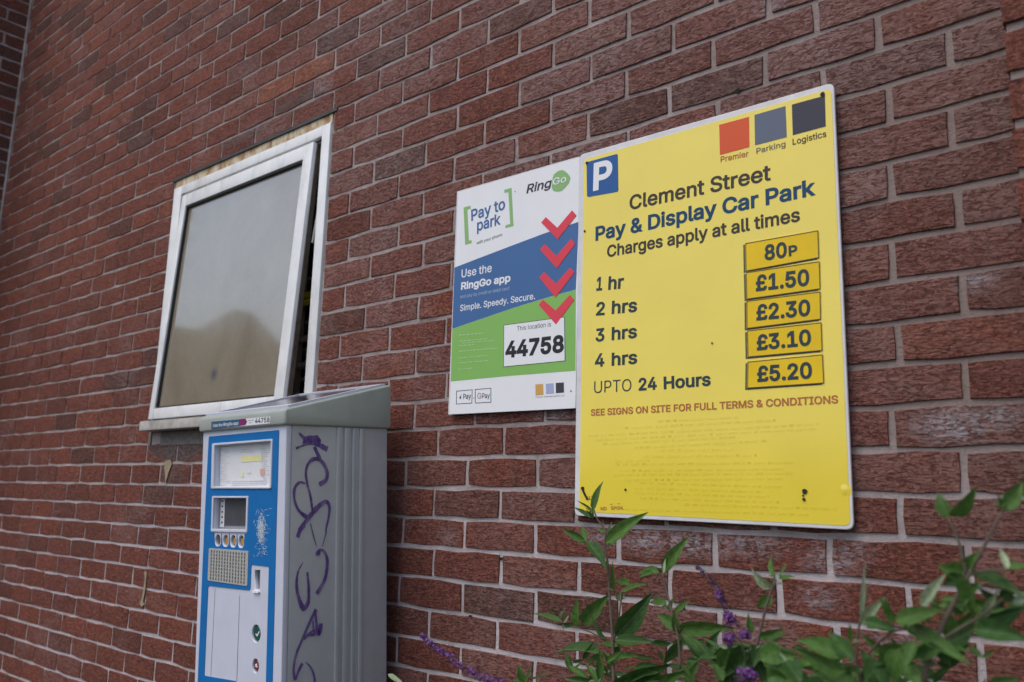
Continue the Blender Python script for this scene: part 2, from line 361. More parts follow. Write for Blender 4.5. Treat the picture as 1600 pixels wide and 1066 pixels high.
PTS = [(1,0.5,-13,-6),(3,0.5,-10,-3),(11,0.5,-12,-6),(0,1.5,-18,1),(2,1.5,-17,-2),(4,1.5,-17,1),(12,1.5,-15,5),(1,2.5,-18,-1),(3,2.5,-17,1),(11,2.5,-5,-1),(0,3.5,-17,5),(2,3.5,-20,-2),(4,3.5,-21,-3),(6,3.5,-16,-4),(8,3.5,-18,4),(10,3.5,-19,1),(1,4.5,-10,2),(3,4.5,-11,-4),(5,4.5,-6,-4),(7,4.5,-6,-1),(9,4.5,3,-4),(11,4.5,0,0),(0,5.5,-25,6),(2,5.5,-18,-1),(4,5.5,-15,-2),(10,5.5,-10,1),(1,6.5,-21,5),(3,6.5,-15,-4),(5,6.5,-8,-3),(0,7.5,-23,5),(2,7.5,-19,-7),(4,7.5,-13,-10),(0,-0.5,7,-7),(2,-0.5,3,-8),(12,-0.5,-3,0),(1,-1.5,10,3),(11,-1.5,8,1),(0,-2.5,1,3),(-2,-2.5,2,1),(12,-2.5,3,-1),(1,-3.5,0,1),(-1,-3.5,1,3),(-3,-3.5,4,-1),(11,-3.5,6,-2),(0,-4.5,2,2),(-2,-4.5,0,2),(12,-4.5,7,-3),(1,-5.5,13,0),(-1,-5.5,11,1),(-3,-5.5,13,0),(11,-5.5,11,-2),(0,-6.5,12,-1),(-2,-6.5,13,-11),(12,-6.5,4,1),(1,-7.5,16,-1),(-1,-7.5,18,-2),(-3,-7.5,16,5),(11,-7.5,17,-4),(0,-8.5,3,3),(-2,-8.5,1,-1),(12,-8.5,11,-2),(1,-9.5,8,-7),(-1,-9.5,8,2),(-3,-9.5,8,-1),(5,-9.5,5,6),(7,-9.5,3,0),(9,-9.5,5,-6),(3,-9.5,9,2),(11,-9.5,4,-1),(0,-10.5,4,1),(-2,-10.5,4,4),(2,-10.5,3,0),(4,-10.5,7,2),(6,-10.5,3,4),(8,-10.5,-1,-1),(10,-10.5,0,2),(1,-11.5,14,2),(-1,-11.5,14,-5),(-3,-11.5,13,-5),(3,-11.5,14,1),(5,-11.5,16,-1),(7,-11.5,17,2),(9,-11.5,17,15),(2,-12.5,9,2),(0,-12.5,6,2),(-2,-12.5,6,3),(4,-12.5,12,0),(6,-12.5,9,5),(1,-13.5,8,6),(3,-13.5,9,-2),(-1,-13.5,4,3),(-3,-13.5,5,0),(5,-13.5,9,0),(2,-14.5,7,3),(0,-14.5,7,3),(-2,-14.5,7,4),(1,-15.5,8,-3),(-1,-15.5,9,8),(-3,-15.5,2,5),(0,-16.5,-2,-1),(-2,-16.5,-4,1),(-4,-16.5,-2,10),(-1,-17.5,2,16),(-3,-17.5,-2,7),(-5,-17.5,0,3),(-7,-17.5,2,3),(-9,-17.5,4,3),(-11,-17.5,-1,5),(-13,-17.5,4,8),(-15,-17.5,-8,2),(-17,-17.5,-11,-1),(-19,-17.5,-13,-1),(-21,-17.5,-10,1),(-23,-17.5,-8,3),(-25,-17.5,1,4),(-27,-17.5,-12,-10),(-29,-17.5,-26,-9),(-16,-8.5,-4,4),(-15,-7.5,21,2),(-14,-6.5,5,1),(-15,-5.5,17,0),(-14,-4.5,2,5),(-15,-3.5,13,2),(-14,-2.5,2,0),(-15,-1.5,17,0),(-17,-7.5,16,3),(-16,-6.5,-3,-2),(-17,-5.5,13,2),(-16,-4.5,1,0),(-17,-3.5,13,-2),(-16,-2.5,8,-4),(-17,-1.5,15,-1),(-19,-7.5,18,5),(-19,-5.5,11,5),(-20,-4.5,7,4),(-19,-3.5,7,1),(-21,-5.5,10,1),(-21,-3.5,12,2),(-20,-2.5,4,1),(-21,-1.5,20,-1),(-25,-3.5,12,-2),(-25,-1.5,15,2),(-26,-2.5,10,-9),(-25,0.5,8,-2),(-14,-0.5,9,0),(-15,0.5,0,-2),(-14,1.5,5,-1),(-13,2.5,5,-1),(-12,3.5,-5,3),(-11,4.5,-6,0),(-12,5.5,-20,2),(-15,4.5,-1,4),(-16,5.5,-8,1),(-17,6.5,-2,-6),(-17,4.5,-1,-1),(-18,5.5,-10,7),(-19,6.5,-7,3),(-18,3.5,2,5),(-19,4.5,-5,2),(-20,5.5,-9,8),(-21,6.5,2,2),(-22,3.5,-5,5),(-23,6.5,6,0),(-24,3.5,-1,11),(-24,1.5,-3,1),(-15,6.5,-15,-4),(-13,6.5,-13,-15),(-10,5.5,-26,3),(-10,3.5,-4,8),(-11,2.5,3,4),(-14,-14.5,8,-3),(-15,-13.5,6,3),(-14,-10.5,7,4),(-15,-9.5,8,1),(-16,-14.5,-3,3),(-17,-13.5,6,6),(-17,-11.5,6,-1),(-16,-10.5,4,4),(-17,-9.5,15,1),(-18,-14.5,-3,6),(-19,-15.5,-17,2),(-19,-13.5,-2,-1),(-20,-12.5,4,-1),(-19,-11.5,2,5),(-21,-11.5,8,1),(-22,-12.5,-2,-8),(-23,-11.5,-6,-10),(-25,-11.5,-7,-9),(-28,-12.5,-11,-7),(-28,-14.5,-11,-11),(-29,-17.5,-24,-5),(-28,-18.5,-16,-1)]
# measured joints: (half-brick index, course index, shift x mm, shift down mm)
PA = np.array(PTS, float)
def disp(u, v):
    w = 1/(((PA[:,0]-u)/5)**2+((PA[:,1]-v)*1.6)**2+.15)**1.5
    return float((w*PA[:,2]).sum()/w.sum())/1000, float((w*PA[:,3]).sum()/w.sum())/1000*.6
A0 = lambda x, y: at(x, y, 0)
SALTS = [(A0(1490,665), (.085,.05,.040), 1.0), (A0(1525,438), (.045,.05,.03), .75), (A0(1205,10), (.05,.05,.03), .5), (A0(700,840), (.05,.05,.03), .35),
         (A0(1080,850), (.16,.05,.035), .8), (A0(940,840), (.08,.05,.03), .7), (A0(1300,880), (.07,.05,.05), .7), (A0(1280,935), (.06,.05,.03), .6), (A0(860,650), (.06,.05,.025), .6),
         (A0(1010,845), (.09,.05,.04), .8), (A0(1170,850), (.10,.05,.035), .7), (A0(1420,1010), (.10,.05,.05), .5), (A0(1560,650), (.05,.05,.03), .8), (A0(1180,990), (.10,.05,.04), .4), (A0(1330,860), (.05,.05,.05), .5), (A0(500,140), (.10,.05,.05), .55), (A0(395,200), (.12,.05,.03), .4), (A0(1180,560), (.1,.05,.05), .3)]
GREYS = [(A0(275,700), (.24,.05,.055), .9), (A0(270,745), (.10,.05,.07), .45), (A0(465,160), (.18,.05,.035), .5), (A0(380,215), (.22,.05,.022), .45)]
ORANGES = [(A0(262,325), (.045,.05,.07), .8)]
BRICK = brick_mat(); MORTAR = mortar_mat()

# ---------------------------------------------------------------- brick meshes (50 triangles each, shared)
def brick_mesh(i):
    rnd = random.Random(100+i)
    per = []
    for k in range(4): per.append((-.5+k/3.0, .5))
    for k in range(1, 3): per.append((.5, .5-k/2.0))
    for k in range(1, 4): per.append((.5-k/3.0, -.5))
    per.append((-.5, 0))
    n = len(per); back = [(x, 1.0, z) for x, z in per]; mid = []; fr = []
    for x, z in per:
        jx, jz = rnd.uniform(-.009, .008), rnd.uniform(-.042, .032)
        if abs(x) == .5 and abs(z) == .5: jx -= .004*np.sign(x); jz -= .02*np.sign(z)
        mid.append((x*1.0+jx, rnd.uniform(.03, .07), z+jz))
        fr.append((x*.992+jx*.8, rnd.uniform(-.02, .01), z*.962+jz))
    vs = back+mid+fr+[(rnd.uniform(-.1, .1), rnd.uniform(-.05, .0), rnd.uniform(-.1, .1))]
    fs = []
    for a, b in ((0, n), (n, 2*n)):
        for k in range(n): fs.append((a+k, a+(k+1) % n, b+(k+1) % n, b+k))
    for k in range(n): fs.append((2*n+k, 2*n+(k+1) % n, 3*n))
    m = mesh_of('brick', vs, fs)
    bm = bmesh.new(); bm.from_mesh(m); bmesh.ops.recalc_face_normals(bm, faces=bm.faces)
    bm.to_mesh(m); bm.free()
    m.materials.append(BRICK); return m
BM = [brick_mesh(i) for i in range(10)]
BMV = [(np.array([v.co[:] for v in m.vertices]), [tuple(p.vertices) for p in m.polygons]) for m in BM]
def lay(parent, items, frame, hidden=lambda c, q: False, stuffname='brickwork'):
    """items: (x0,x1,z0,z1,tone) in the face's own plane; frame(x, z, depth) -> world; 300 biggest on screen are single bricks"""
    sc = []
    for it in items:
        x0, x1, z0, z1, tn = it
        q = [project(frame(a, b, 0)) for a, b in ((x0, z0), (x1, z0), (x1, z1), (x0, z1))]
        cx, cy = sum(a[0] for a in q)/4, sum(a[1] for a in q)/4
        ar = abs(sum(q[k][0]*q[(k+1)%4][1]-q[(k+1)%4][0]*q[k][1] for k in range(4)))/2 if min(a[2] for a in q) > .1 else 0
        vis = -70 < cx < 1670 and -50 < cy < 1110 and min(a[2] for a in q) > .1 and not hidden((cx, cy), q)
        sc.append(ar if vis else 0)
    order = sorted(range(len(items)), key=lambda i: -sc[i]); single = set(i for i in order[:300] if sc[i] > 60)
    V = []; F = []; T = []; n = 0
    for i, it in enumerate(items):
        x0, x1, z0, z1, tn = it; k = random.randrange(10)
        o = frame((x0+x1)/2, (z0+z1)/2, 0); ax = frame((x0+x1)/2+1, (z0+z1)/2, 0)-o; az = frame((x0+x1)/2, (z0+z1)/2+1, 0)-o; ay = frame((x0+x1)/2, (z0+z1)/2, 1)-o
        R_ = Matrix((ax, ay, az)).transposed()
        E = Matrix.Rotation(random.gauss(0, .0015), 3, 'Z')@Matrix.Rotation(random.gauss(0, .005), 3, 'X')@Matrix.Rotation(random.gauss(0, .0032), 3, 'Y')
        M4 = (R_@E@Matrix.Diagonal((x1-x0, .05, z1-z0))).to_4x4(); M4.translation = o+ay*(random.gauss(0, .0005)-.0004)
        if i in single:
            b = mk('brick', BM[k], None, parent, M4); b['tone'] = tn
        else:
            vs, fs = BMV[k]; A = np.array(M4); w = vs@A[:3,:3].T+A[:3,3]
            V.append(w); F += [tuple(j+n for j in f) for f in fs]; T += [tn]*len(vs); n += len(vs)
    if n:
        m = mesh_of(stuffname, np.concatenate(V).tolist(), F); m.materials.append(BRICK)
        at_ = m.attributes.new('tone', 'FLOAT', 'POINT'); at_.data.foreach_set('value', T)
        o = mk(stuffname, m, None, parent); o['kind'] = 'stuff'
    return len(single), len(items)
def tone():
    r = random.random()
    return random.uniform(.02, .12) if r < .04 else (random.uniform(.12, .86))

# ---------------------------------------------------------------- setting
def flat(name, x0, x1, y0, y1, z, mat, kind='structure'):
    m = mesh_of(name, [(x0,y0,z),(x1,y0,z),(x1,y1,z),(x0,y1,z)], [(0,1,2,3)]); o = mk(name, m, mat); o['kind'] = kind; return o
flat('ground', -150, 150, -150, 30, 0, plain('asphalt', (.055,.055,.058), .9, var=.3, scale=3, bmp=.3))
flat('soil_strip', -3.4, 3, -1.0, 0, .006, plain('soil', (.06,.045,.032), .95, var=.5, scale=25, bmp=.8))

# ---------------------------------------------------------------- main wall
OX0, OX1, OZ1, OZ0 = -1.455, -.440, GZ+1.050, GZ+.060       # window opening
XL, XR = -3.40, 1.50
wall = empty('brick_wall', (-1, 0, 0), 'long red brick wall with pale mortar holding both parking signs and the window', 'wall')
DARK = [(242,22),(288,40),(115,25),(177,128),(165,118),(125,185),(142,90),(105,48),(62,45),(142,36),(50,208),(80,225),(90,133),(350,40),(620,70),(455,20),(232,208),(545,50),(210,190)]
ORNG = [(445,132),(498,102)]
SMOOTH = [(1380,5),(1340,20)]
special = []
for l, t in ((DARK, .04), (ORNG, .97)):
    for q in l: p = at(q[0], q[1], 0); special.append((p.x, p.z, t))
items = []
CR = lambda z: XL
for c in range(-46, 20):
    par = 0 if c % 2 else 1
    u = -34+par
    while u*.1125 < XR+.1:
        vv = c+.5
        jw = .0040+.0016*min(max((u*.1125+.6)/2.0, 0), 1); j = jw+random.uniform(-.0008, .001)
        a, _ = disp(u, vv); b, _ = disp(u+2, vv)
        if c < -19: a *= .3; b *= .3
        x0 = u*.1125+a+j; x1 = (u+2)*.1125+b-j
        _, t0 = disp(u+1, c); _, t1 = disp(u+1, c+1)
        z1 = GZ-(c*.075+t0)-jw-.0001+random.gauss(0, .0006); z0 = GZ-((c+1)*.075+t1)+jw+.0001+random.gauss(0, .0006)
        u += 2
        segs = [(max(x0, XL+.006), min(x1, XR))]
        zc = (z0+z1)/2
        if OZ0-.03 < zc < OZ1-.01:
            s2 = []
            for s0, s1 in segs:
                if s1 <= OX0 or s0 >= OX1: s2.append((s0, s1)); continue
                if s0 < OX0-.02: s2.append((s0, OX0-.004))
                if s1 > OX1+.02: s2.append((OX1+.006, s1))
            segs = s2
        for s0, s1 in segs:
            if s1-s0 < .02: continue
            tn = tone()
            for sx_, sz_, t_ in special:
                if s0 < sx_ < s1 and z0-.005 < sz_ < z1+.005: tn = t_
            items.append((s0, s1, z0, z1, tn))
def hid(c, q):
    ins = lambda x, y, p: all((p[(k+1)%4][0]-p[k][0])*(y-p[k][1])-(p[(k+1)%4][1]-p[k][1])*(x-p[k][0]) > 0 for k in range(4))
    sg = [[(910,250),(1302,138),(1330,822),(904,798)], [(716,302),(906,248),(899,636),(704,645)], [(320,660),(604,605),(602,1200),(305,1200)]]
    return any(all(ins(a[0], a[1], p) for a in q) for p in sg)
n1 = lay(wall, items, lambda x, z, d: Vector((x, d, z)), hid)
# mortar bed behind the brick faces, with the window opening left out
def mortar(name, rects, Y0, Y1, parent):
    b = MB()
    for x0, x1, z0, z1 in rects:
        xs_ = [x0]+[x for x in (-.2, .5, 1.0) if x0 < x < x1]+[x1]
        for i in range(len(xs_)-1):
            a, c = xs_[i], xs_[i+1]; d = [Y0+.0014*min(max((x+.2)/1.2, 0), 1) for x in (a, c)]
            b.add([(a,d[0],z0),(c,d[1],z0),(c,d[1],z1),(a,d[0],z1),(a,Y1,z0),(c,Y1,z0),(c,Y1,z1),(a,Y1,z1)], [(0,1,2,3),(5,4,7,6),(0,4,5,1),(3,2,6,7)]+([(0,3,7,4)] if i == 0 else [])+([(1,5,6,2)] if i == len(xs_)-2 else []))
    return b.build(name, MORTAR, parent, centre=False)
mortar('mortar', [(XL, OX0, -.1, 5.0), (OX1, XR+.02, -.1, 5.0), (OX0, OX1, OZ1, 5.0), (OX0, OX1, -.1, OZ0-.02)], .0024, .10, wall)
# ---------------------------------------------------------------- left return wall
lw = empty('brick_wall', (XL, -.45, 0), 'dark brick return wall meeting the long wall at the far left corner', 'wall')
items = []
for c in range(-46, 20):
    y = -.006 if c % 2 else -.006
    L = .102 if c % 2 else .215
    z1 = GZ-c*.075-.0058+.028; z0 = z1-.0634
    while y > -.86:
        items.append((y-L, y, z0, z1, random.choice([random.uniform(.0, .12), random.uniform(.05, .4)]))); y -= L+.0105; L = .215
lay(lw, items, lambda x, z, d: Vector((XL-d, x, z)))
b = MB(); b.box((XL-.1, -.95, -.1), (XL-.0025, 0, 5.0)); b.build('mortar', MORTAR, lw, centre=False)
b = MB(); b.tube([(XL+.006, -.004, .0), (XL+.004, -.004, 5.0)], .009, 6); b.build('corner_joint', MORTAR, lw, centre=False)
# ---------------------------------------------------------------- right pier
PX = 1.4835; PY = -.235
pr = empty('brick_pier', (PX+.2, PY, 0), 'bright red brick pier standing proud at the right end of the wall', 'pier')
items = []
for c in range(-20, 20):
    z1 = GZ-c*.075-.0065-.006; z0 = z1-.0615; x = PX; L = .215 if c % 2 else .1025
    while x < PX+.44:
        x1 = min(x+L, PX+.4405); items.append((x, x1, z0, z1, random.uniform(.62, .87))); x = x1+.0105; L = .215
lay(pr, items, lambda x, z, d: Vector((x, PY+d, z)))
b = MB(); b.box((PX+.004, PY+.0045, -.1), (PX+.436, -.001, 3.1)); b.build('mortar', MORTAR, pr, centre=False)

# ---------------------------------------------------------------- window (part of the wall)
UPVC = plain('white_upvc', (.80,.79,.79), .4, var=.12, scale=12, dirt=.4)
def rusty(name, a, b_, sc):
    m, nt, p = new_mat(name); P = pos(nt); n = noise(nt, sc, 8, .7, .5, P, (1, 1, .45)); f = ramp(nt, n.outputs[0], [(.34, a), (.45, b_), (.56, (.36,.20,.09)), (.68, (.12,.07,.04))])
    nt.links.new(f.outputs[0], p.inputs['Base Color']); p.inputs['Roughness'].default_value = .8; return m
HEADM = rusty('rust_stained_trim', (.62,.56,.46), (.55,.47,.33), 22)
DIRTY = plain('weathered_sill', (.50,.46,.43), .85, var=.35, scale=22, dirt=.5, bmp=.4)
GASK_GAP = plain('gasket_and_gap_black', (.02,.02,.02), .6); STEEL = plain('dark_steel', (.05,.042,.04), .6, var=.5)
wn = MB(); Y0, Y1 = -.003, .075
wn.box((-1.450, Y0, GZ+.115), (-1.392, Y1, GZ+1.010)); wn.box((-.492, Y0, GZ+.115), (-.449, Y1, GZ+1.010))
wn.box((-1.392, Y0+.001, GZ+.974), (-.492, Y1, GZ+1.010)); wn.box((-1.450, Y0, GZ+.080), (-.449, Y1, GZ+.115))
b_ = 0; wfr = wn.build('window_frame', UPVC, wall, bevel=.002)
b = MB(); b.box((-.4485, .016, GZ+.085), (-.4395, .05, GZ+1.04)); b.build('sealant_strip', plain('sealant', (.5,.45,.4), .7, var=.4), wfr)
b = MB(); b.box((-1.447, .002, GZ+1.011), (-.447, .05, GZ+1.041)); b.build('head_trim', HEADM, wfr)
b = MB(); b.box((-1.392, .012, GZ+.955), (-.492, .04, GZ+.9735)); b.build('gasket_or_gap_shade', GASK_GAP, wfr)  # black strip standing in for the shade in the gap above the sash
b = MB(); b.box((-1.470, -.004, GZ+1.042), (-.420, .06, GZ+1.053)); b.build('lintel', STEEL, wall)
# sill
b = MB(); b.box((-1.440, -.050, GZ+.043), (-.400, .06, GZ+.0785)); b.build('window_sill', DIRTY, wall, bevel=.003)
# sash hung at the top, swung out at the bottom
sT, sB = GZ+.962, GZ+.082
th = math.atan2(.047, .88)
SM = Matrix.Translation((0, .002, sT))@Matrix.Rotation(-th, 4, 'X')
SM = Matrix.Translation((0, .004, sT))@Matrix.Rotation(-th, 4, 'X')
Hs = .882; sx0, sx1 = -1.368, -.527
def sbox(b, x0, x1, z0, z1, y0, y1): b.box((x0, y0, z0), (x1, y1, z1), SM)
b = MB(); a1, a2 = -.012, .016
sbox(b, sx0, sx0+.034, -Hs, 0, a1, a2); sbox(b, sx1-.050, sx1, -Hs, 0, a1, a2)
sbox(b, sx0+.034, sx1-.050, -.050, 0, a1+.001, a2); sbox(b, sx0+.034, sx1-.050, -Hs, -Hs+.040, a1+.001, a2)
sash = b.build('sash', UPVC, wall, bevel=.0025)
b = MB(); g0, g1, h0, h1 = sx0+.034, sx1-.050, -Hs+.040, -.050
for q in ((g0, g0+.006, h0, h1), (g1-.006, g1, h0, h1), (g0+.006, g1-.006, h1-.006, h1), (g0+.006, g1-.006, h0, h0+.006)): sbox(b, *q, -.006, .004)
b.build('gasket_or_gap_shade', GASK_GAP, sash)
def glass_mat():
    m, nt, p = new_mat('dusty_glass'); P = pos(nt)
    n = noise(nt, 3.2, 8, .6, .6, P); n2 = noise(nt, 1, 4, .5, 0, P, (160, 60, 12)); n3 = noise(nt, 9, 6, .6, 2.0, P)
    f = ramp(nt, n.outputs[0], [(.3, (.22,.178,.125)), (.5, (.262,.218,.158)), (.75, (.32,.275,.21))])
    c = mix(nt, ramp(nt, n3.outputs[0], [(.47, 0.0), (.5, .10), (.53, 0.0)]).outputs[0], f.outputs[0], (.38,.36,.33))
    c = mix(nt, math_(nt, 'MULTIPLY', blob(nt, P, at(335, 585, -.03), (.03,.3,.03), .9), .8), c, (.07,.09,.13))
    nt.links.new(c, p.inputs['Base Color']); p.inputs['Specular IOR Level'].default_value = .6; p.inputs['IOR'].default_value = 1.5; p.inputs['Coat Weight'].default_value = 1; p.inputs['Coat IOR'].default_value = 1.85; p.inputs['Coat Roughness'].default_value = .06
    r = ramp(nt, n.outputs[0], [(.3, .10), (.75, .25)]); nt.links.new(r.outputs[0], p.inputs['Roughness'])
    bump(nt, p, math_(nt, 'ADD', n2.outputs[0], n.outputs[0]), .04, .0006); return m
b = MB(); sbox(b, g0, g1, h0, h1, .004, .010); b.build('glass_pane', glass_mat(), sash)
b = MB(); sbox(b, sx1+.0002, sx1+.004, -Hs+.002, -.002, .002, a2+.002)
b.build('sash_side', plain('grimy_edge', (.085,.062,.045), .7, var=.5, scale=30), sash)
b = MB(); b.tube([(-.512, .03, GZ+.93), (-.502, .02, GZ+.80), (-.520, .01, GZ+.62)], .005, 6); b.tube([(-.502, .04, GZ+.86), (-.515, .03, GZ+.90)], .006, 6)
b.build('window_stay', plain('stay_metal', (.35,.33,.31), .4, metal=.6), wall)
b = MB(); b.tube([(-.505, .03, GZ+.42), (-.515, .06, GZ+.66)], .006, 6); b.build('window_stay', plain('stay_metal2', (.28,.27,.26), .4, metal=.5), wall)
# dark room behind the opening
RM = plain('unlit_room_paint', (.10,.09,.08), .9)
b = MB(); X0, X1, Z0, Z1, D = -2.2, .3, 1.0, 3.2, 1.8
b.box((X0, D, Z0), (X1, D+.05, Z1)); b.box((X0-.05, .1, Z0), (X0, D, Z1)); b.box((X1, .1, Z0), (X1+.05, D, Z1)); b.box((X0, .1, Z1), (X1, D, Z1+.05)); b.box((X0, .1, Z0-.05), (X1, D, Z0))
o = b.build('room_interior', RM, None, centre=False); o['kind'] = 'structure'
rk = empty('storage_rack', (-.75, .2, 1.0), 'dim shelves with yellow and pale clutter glimpsed through the gap of the open window', 'shelf')
SH = plain('shelf_board', (.42,.38,.32), .7, var=.3); YB = plain('yellow_plastic', (.85,.68,.05), .5)
for z in (1.70, 1.80, 1.895, 2.05, 2.22, 2.34):
    b = MB(); b.box((-1.10, .13, z), (-.53, .28, z+.012)); b.build('shelf_board', SH, rk)
for z, m_ in ((1.965, YB), (1.99, YB), (1.84, SH), (1.75, SH)):
    b = MB(); b.tube([(-1.0, .14, z), (-.82, .11, z+.015), (-.66, .10, z-.006), (-.56, .13, z+.012)], .011, 7); b.build('coiled_hose', m_, rk, smooth=True)
b = MB(); b.box((-.70, .10, 1.6), (-.688, .12, 2.5)); b.build('upright', plain('timber_upright', (.30,.22,.16), .7, var=.3), rk)
# patch of cement, hole and old drips below the sill
b = MB(); b.box((-1.455, -.003, GZ-.012), (-1.435, .02, GZ+.041)); b.box((-1.36, -.003, GZ-.01), (-1.0, .02, GZ+.041))
b.build('cement_patch', plain('cement', (.17,.145,.135), .95, var=.4, scale=60, bmp=.8), wall)
DRIP = plain('dried_drip', (.33,.27,.17), .8, var=.3)
WP = (Vector((0, 0, 0)), Vector((0, -1, 0)))
for pts in ([(259,721),(268,718),(270,726),(265,738),(261,752),(259,760),(260,742),(258,730)], [(227,893),(231,893),(230,905),(229,918),(227,930),(225,940),(228,944),(223,948),(220,944),(223,935),(226,920),(228,905)]):
    polypx('drip_mark', pts, WP[0], WP[1], .0035, .0008, DRIP, wall)
b = MB()
for (x, y, r) in ((783,873,.006),(1130,800,.004),(525,376,.003),(525,205,.004),(530,408,.003),(512,602,.0025),(525,602,.0025),(735,963,.005),(1152,142,.006),(1068,950,.004)):
    p = at(x, y, -.001); b.add([p+Vector((math.cos(a)*r*random.uniform(.8,1.6), 0, math.sin(a)*r*random.uniform(.5,1))) for a in [k*math.pi/4 for k in range(8)]], [tuple(range(8))])
b.build('drilled_hole', plain('hole_dark', (.012,.01,.01), 1), wall)

# ---------------------------------------------------------------- yellow tariff sign
SN = Vector((0, -1, 0))
def film(name, col, rough=.4, coat=.12, var=.04): return plain(name, col, rough, var=var, scale=9, coat=0, dirt=.05, spec=.22)
def yellow():
    m, nt, p = new_mat('yellow_film'); P = pos(nt)
    n = noise(nt, 5, 6, .6, .3, P); f = ramp(nt, n.outputs[0], [(.3, (.78,.60,.040)), (.7, (.84,.65,.050))])
    s = noise(nt, 120, 3, .7, 0, P); g = ramp(nt, s.outputs[0], [(.70, 0.0), (.76, .35)])
    s2 = noise(nt, 7, 8, .7, .5, P, (1, 1, .2)); g2 = ramp(nt, s2.outputs[0], [(.60, 0.0), (.8, .15)])
    c = mix(nt, g.outputs[0], f.outputs[0], (.35,.26,.05)); c = mix(nt, g2.outputs[0], c, (.40,.33,.12))
    nt.links.new(c, p.inputs['Base Color']); p.inputs['Roughness'].default_value = .5; p.inputs['Specular IOR Level'].default_value = .25
    p.inputs['Coat Weight'].default_value = 1.0; p.inputs['Coat Roughness'].default_value = .13; p.inputs['Coat IOR'].default_value = 1.62
    w = noise(nt, 3.5, 2, .5, 0, P); bump(nt, p, w.outputs[0], .25, .004); return m
YEL = yellow(); WHT = film('white_film', (.78,.77,.79)); EDGE = plain('painted_metal_edge', (.66,.64,.66), .45)
sign = empty('tariff_sign', (.86, -.012, GZ-.21), 'large yellow parking tariff board listing hourly prices, fixed to the brick wall', 'sign')
so_ = Vector((0, -.011, 0))
sc_ = [(907,243.5),(1304.5,130.5),(1336,828.5),(900,806)]
polypx('sign_panel', sc_, so_, SN, 0, .006, EDGE, sign, r=.014, bev=.0015)
F1 = Vector((0, -.017, 0))
polypx('yellow_face', [(912.5,249.5),(1299,138.5),(1329,822),(905.5,799.5)], F1, SN, 0, .0006, YEL, sign, r=.012)
F2 = F1+SN*.0008
BRN = film('dark_brown_print', (.050,.040,.030)); BLU = film('blue_print', (.008,.055,.125)); DGR = film('slate_green_print', (.030,.050,.062)); RBR = film('red_brown_print', (.44,.14,.050))
GRY = film('grey_print', (.16,.15,.11)); ORR = film('orange_print', (.42,.13,.04)); NAVY = film('navy_grey_print', (.075,.075,.095))
def T(body, a, b_, h, mat, bold=0, o=F2, n=SN, off=.0004, par=sign, **k): return text(par, body, a, b_, h, o, n, off, mat, bold, **k)
polypx('logo_square', [(916.5,253.7),(965.3,240.3),(966.2,299.5),(917.3,308.3)], F2, SN, 0, .0004, film('blue_sign', (.025,.10,.30)), sign, r=.005)['label'] = 'blue square with white letter P'
T('P', (926.5,299.0), (956,292.2), 43.5, WHT, .035, off=.0008)
for nm, q, mt in (('red-orange', [(1123.8,195.3),(1170.3,182.7),(1170.9,229.8),(1124.9,242.2)], film('red_square', (.66,.095,.030))), ('slate blue', [(1179,179.8),(1227.3,166),(1229.3,214.3),(1179.8,227.2)], film('slate_square', (.115,.135,.19))), ('charcoal', [(1237.3,163.7),(1288.8,149.6),(1290.2,197.6),(1238.8,211.4)], film('charcoal_square', (.045,.045,.065)))):
    polypx('logo_square', q, F2, SN, 0, .0004, mt, sign)['label'] = nm+' logo square'
T('Premier', (1125.8,253.7), (1169.5,244.2), 8.8, ORR, .012)
T('Parking', (1181.8,240.5), (1227.3,229.0), 8.8, GRY, .012)
T('Logistics', (1238.5,226.6), (1291.1,213.6), 9.5, BRN, .012)
T('Clement Street', (983.4,328.5), (1204.3,281.5), 22.5, BRN, .022)
T('Pay & Display Car Park', (930.3,376.8), (1274.7,305.0), 22.3, BLU, .030)
T('Charges apply at all times', (948.4,402.4), (1249.9,345.7), 18.5, BRN, .024)
T('1', (931.5,454.6), (940.5,453.8), 21.3, DGR, .028); T('hr', (950,453.2), (974,450.8), 21, DGR, .028)
T('2', (931,493.4), (944.5,492.4), 20.8, DGR, .028); T('hrs', (955.5,490.9), (995,487.3), 20.6, DGR, .028)
T('3', (930.3,534.3), (944,533.0), 20.5, DGR, .028); T('hrs', (955.5,531.8), (995,528), 20.4, DGR, .028)
T('4', (929.3,573.7), (944,572.6), 20.7, DGR, .028); T('hrs', (955.5,571.8), (995.5,568.4), 20.4, DGR, .028)
T('UPTO', (928.2,614.4), (986.3,611.0), 18.3, DGR, -.004)
T('24', (997.8,610.8), (1026,608.8), 19.8, DGR, .032); T('Hours', (1037,608.5), (1110.5,602.7), 19.8, DGR, .032)
T('SEE SIGNS ON SITE FOR FULL TERMS & CONDITIONS', (923,650), (1309.8,630.2), 10.4, RBR, .026)
PLM = film('amber_plate', (.80,.53,.015), .5, .05, .10); OUT = film('plate_outline', (.10,.09,.05))
plates = [([(1164.6,380.2),(1278.2,360.1),(1279.6,403.2),(1165.3,424.2)], None), ([(1165.5,425.8),(1280.5,408.3),(1281.6,451.8),(1166.6,468.0)], '£1.50'),
          ([(1166.6,470.4),(1281.6,455.6),(1282.5,499.2),(1166.9,513.8)], '£2.30'), ([(1167.5,516.6),(1283.3,503.8),(1284.8,548),(1168.3,558.5)], '£3.10'), ([(1168.3,565.3),(1285.3,553.8),(1287.4,599),(1167.5,607)], '£5.20')]
pos_ = [None, ((1181,455.5),(1264.4,446.2),25.2), ((1181.8,501.2),(1266,493.4),25), ((1182.7,548),(1267.5,539.6),24.6), ((1183.3,597.2),(1269,591.4),25)]
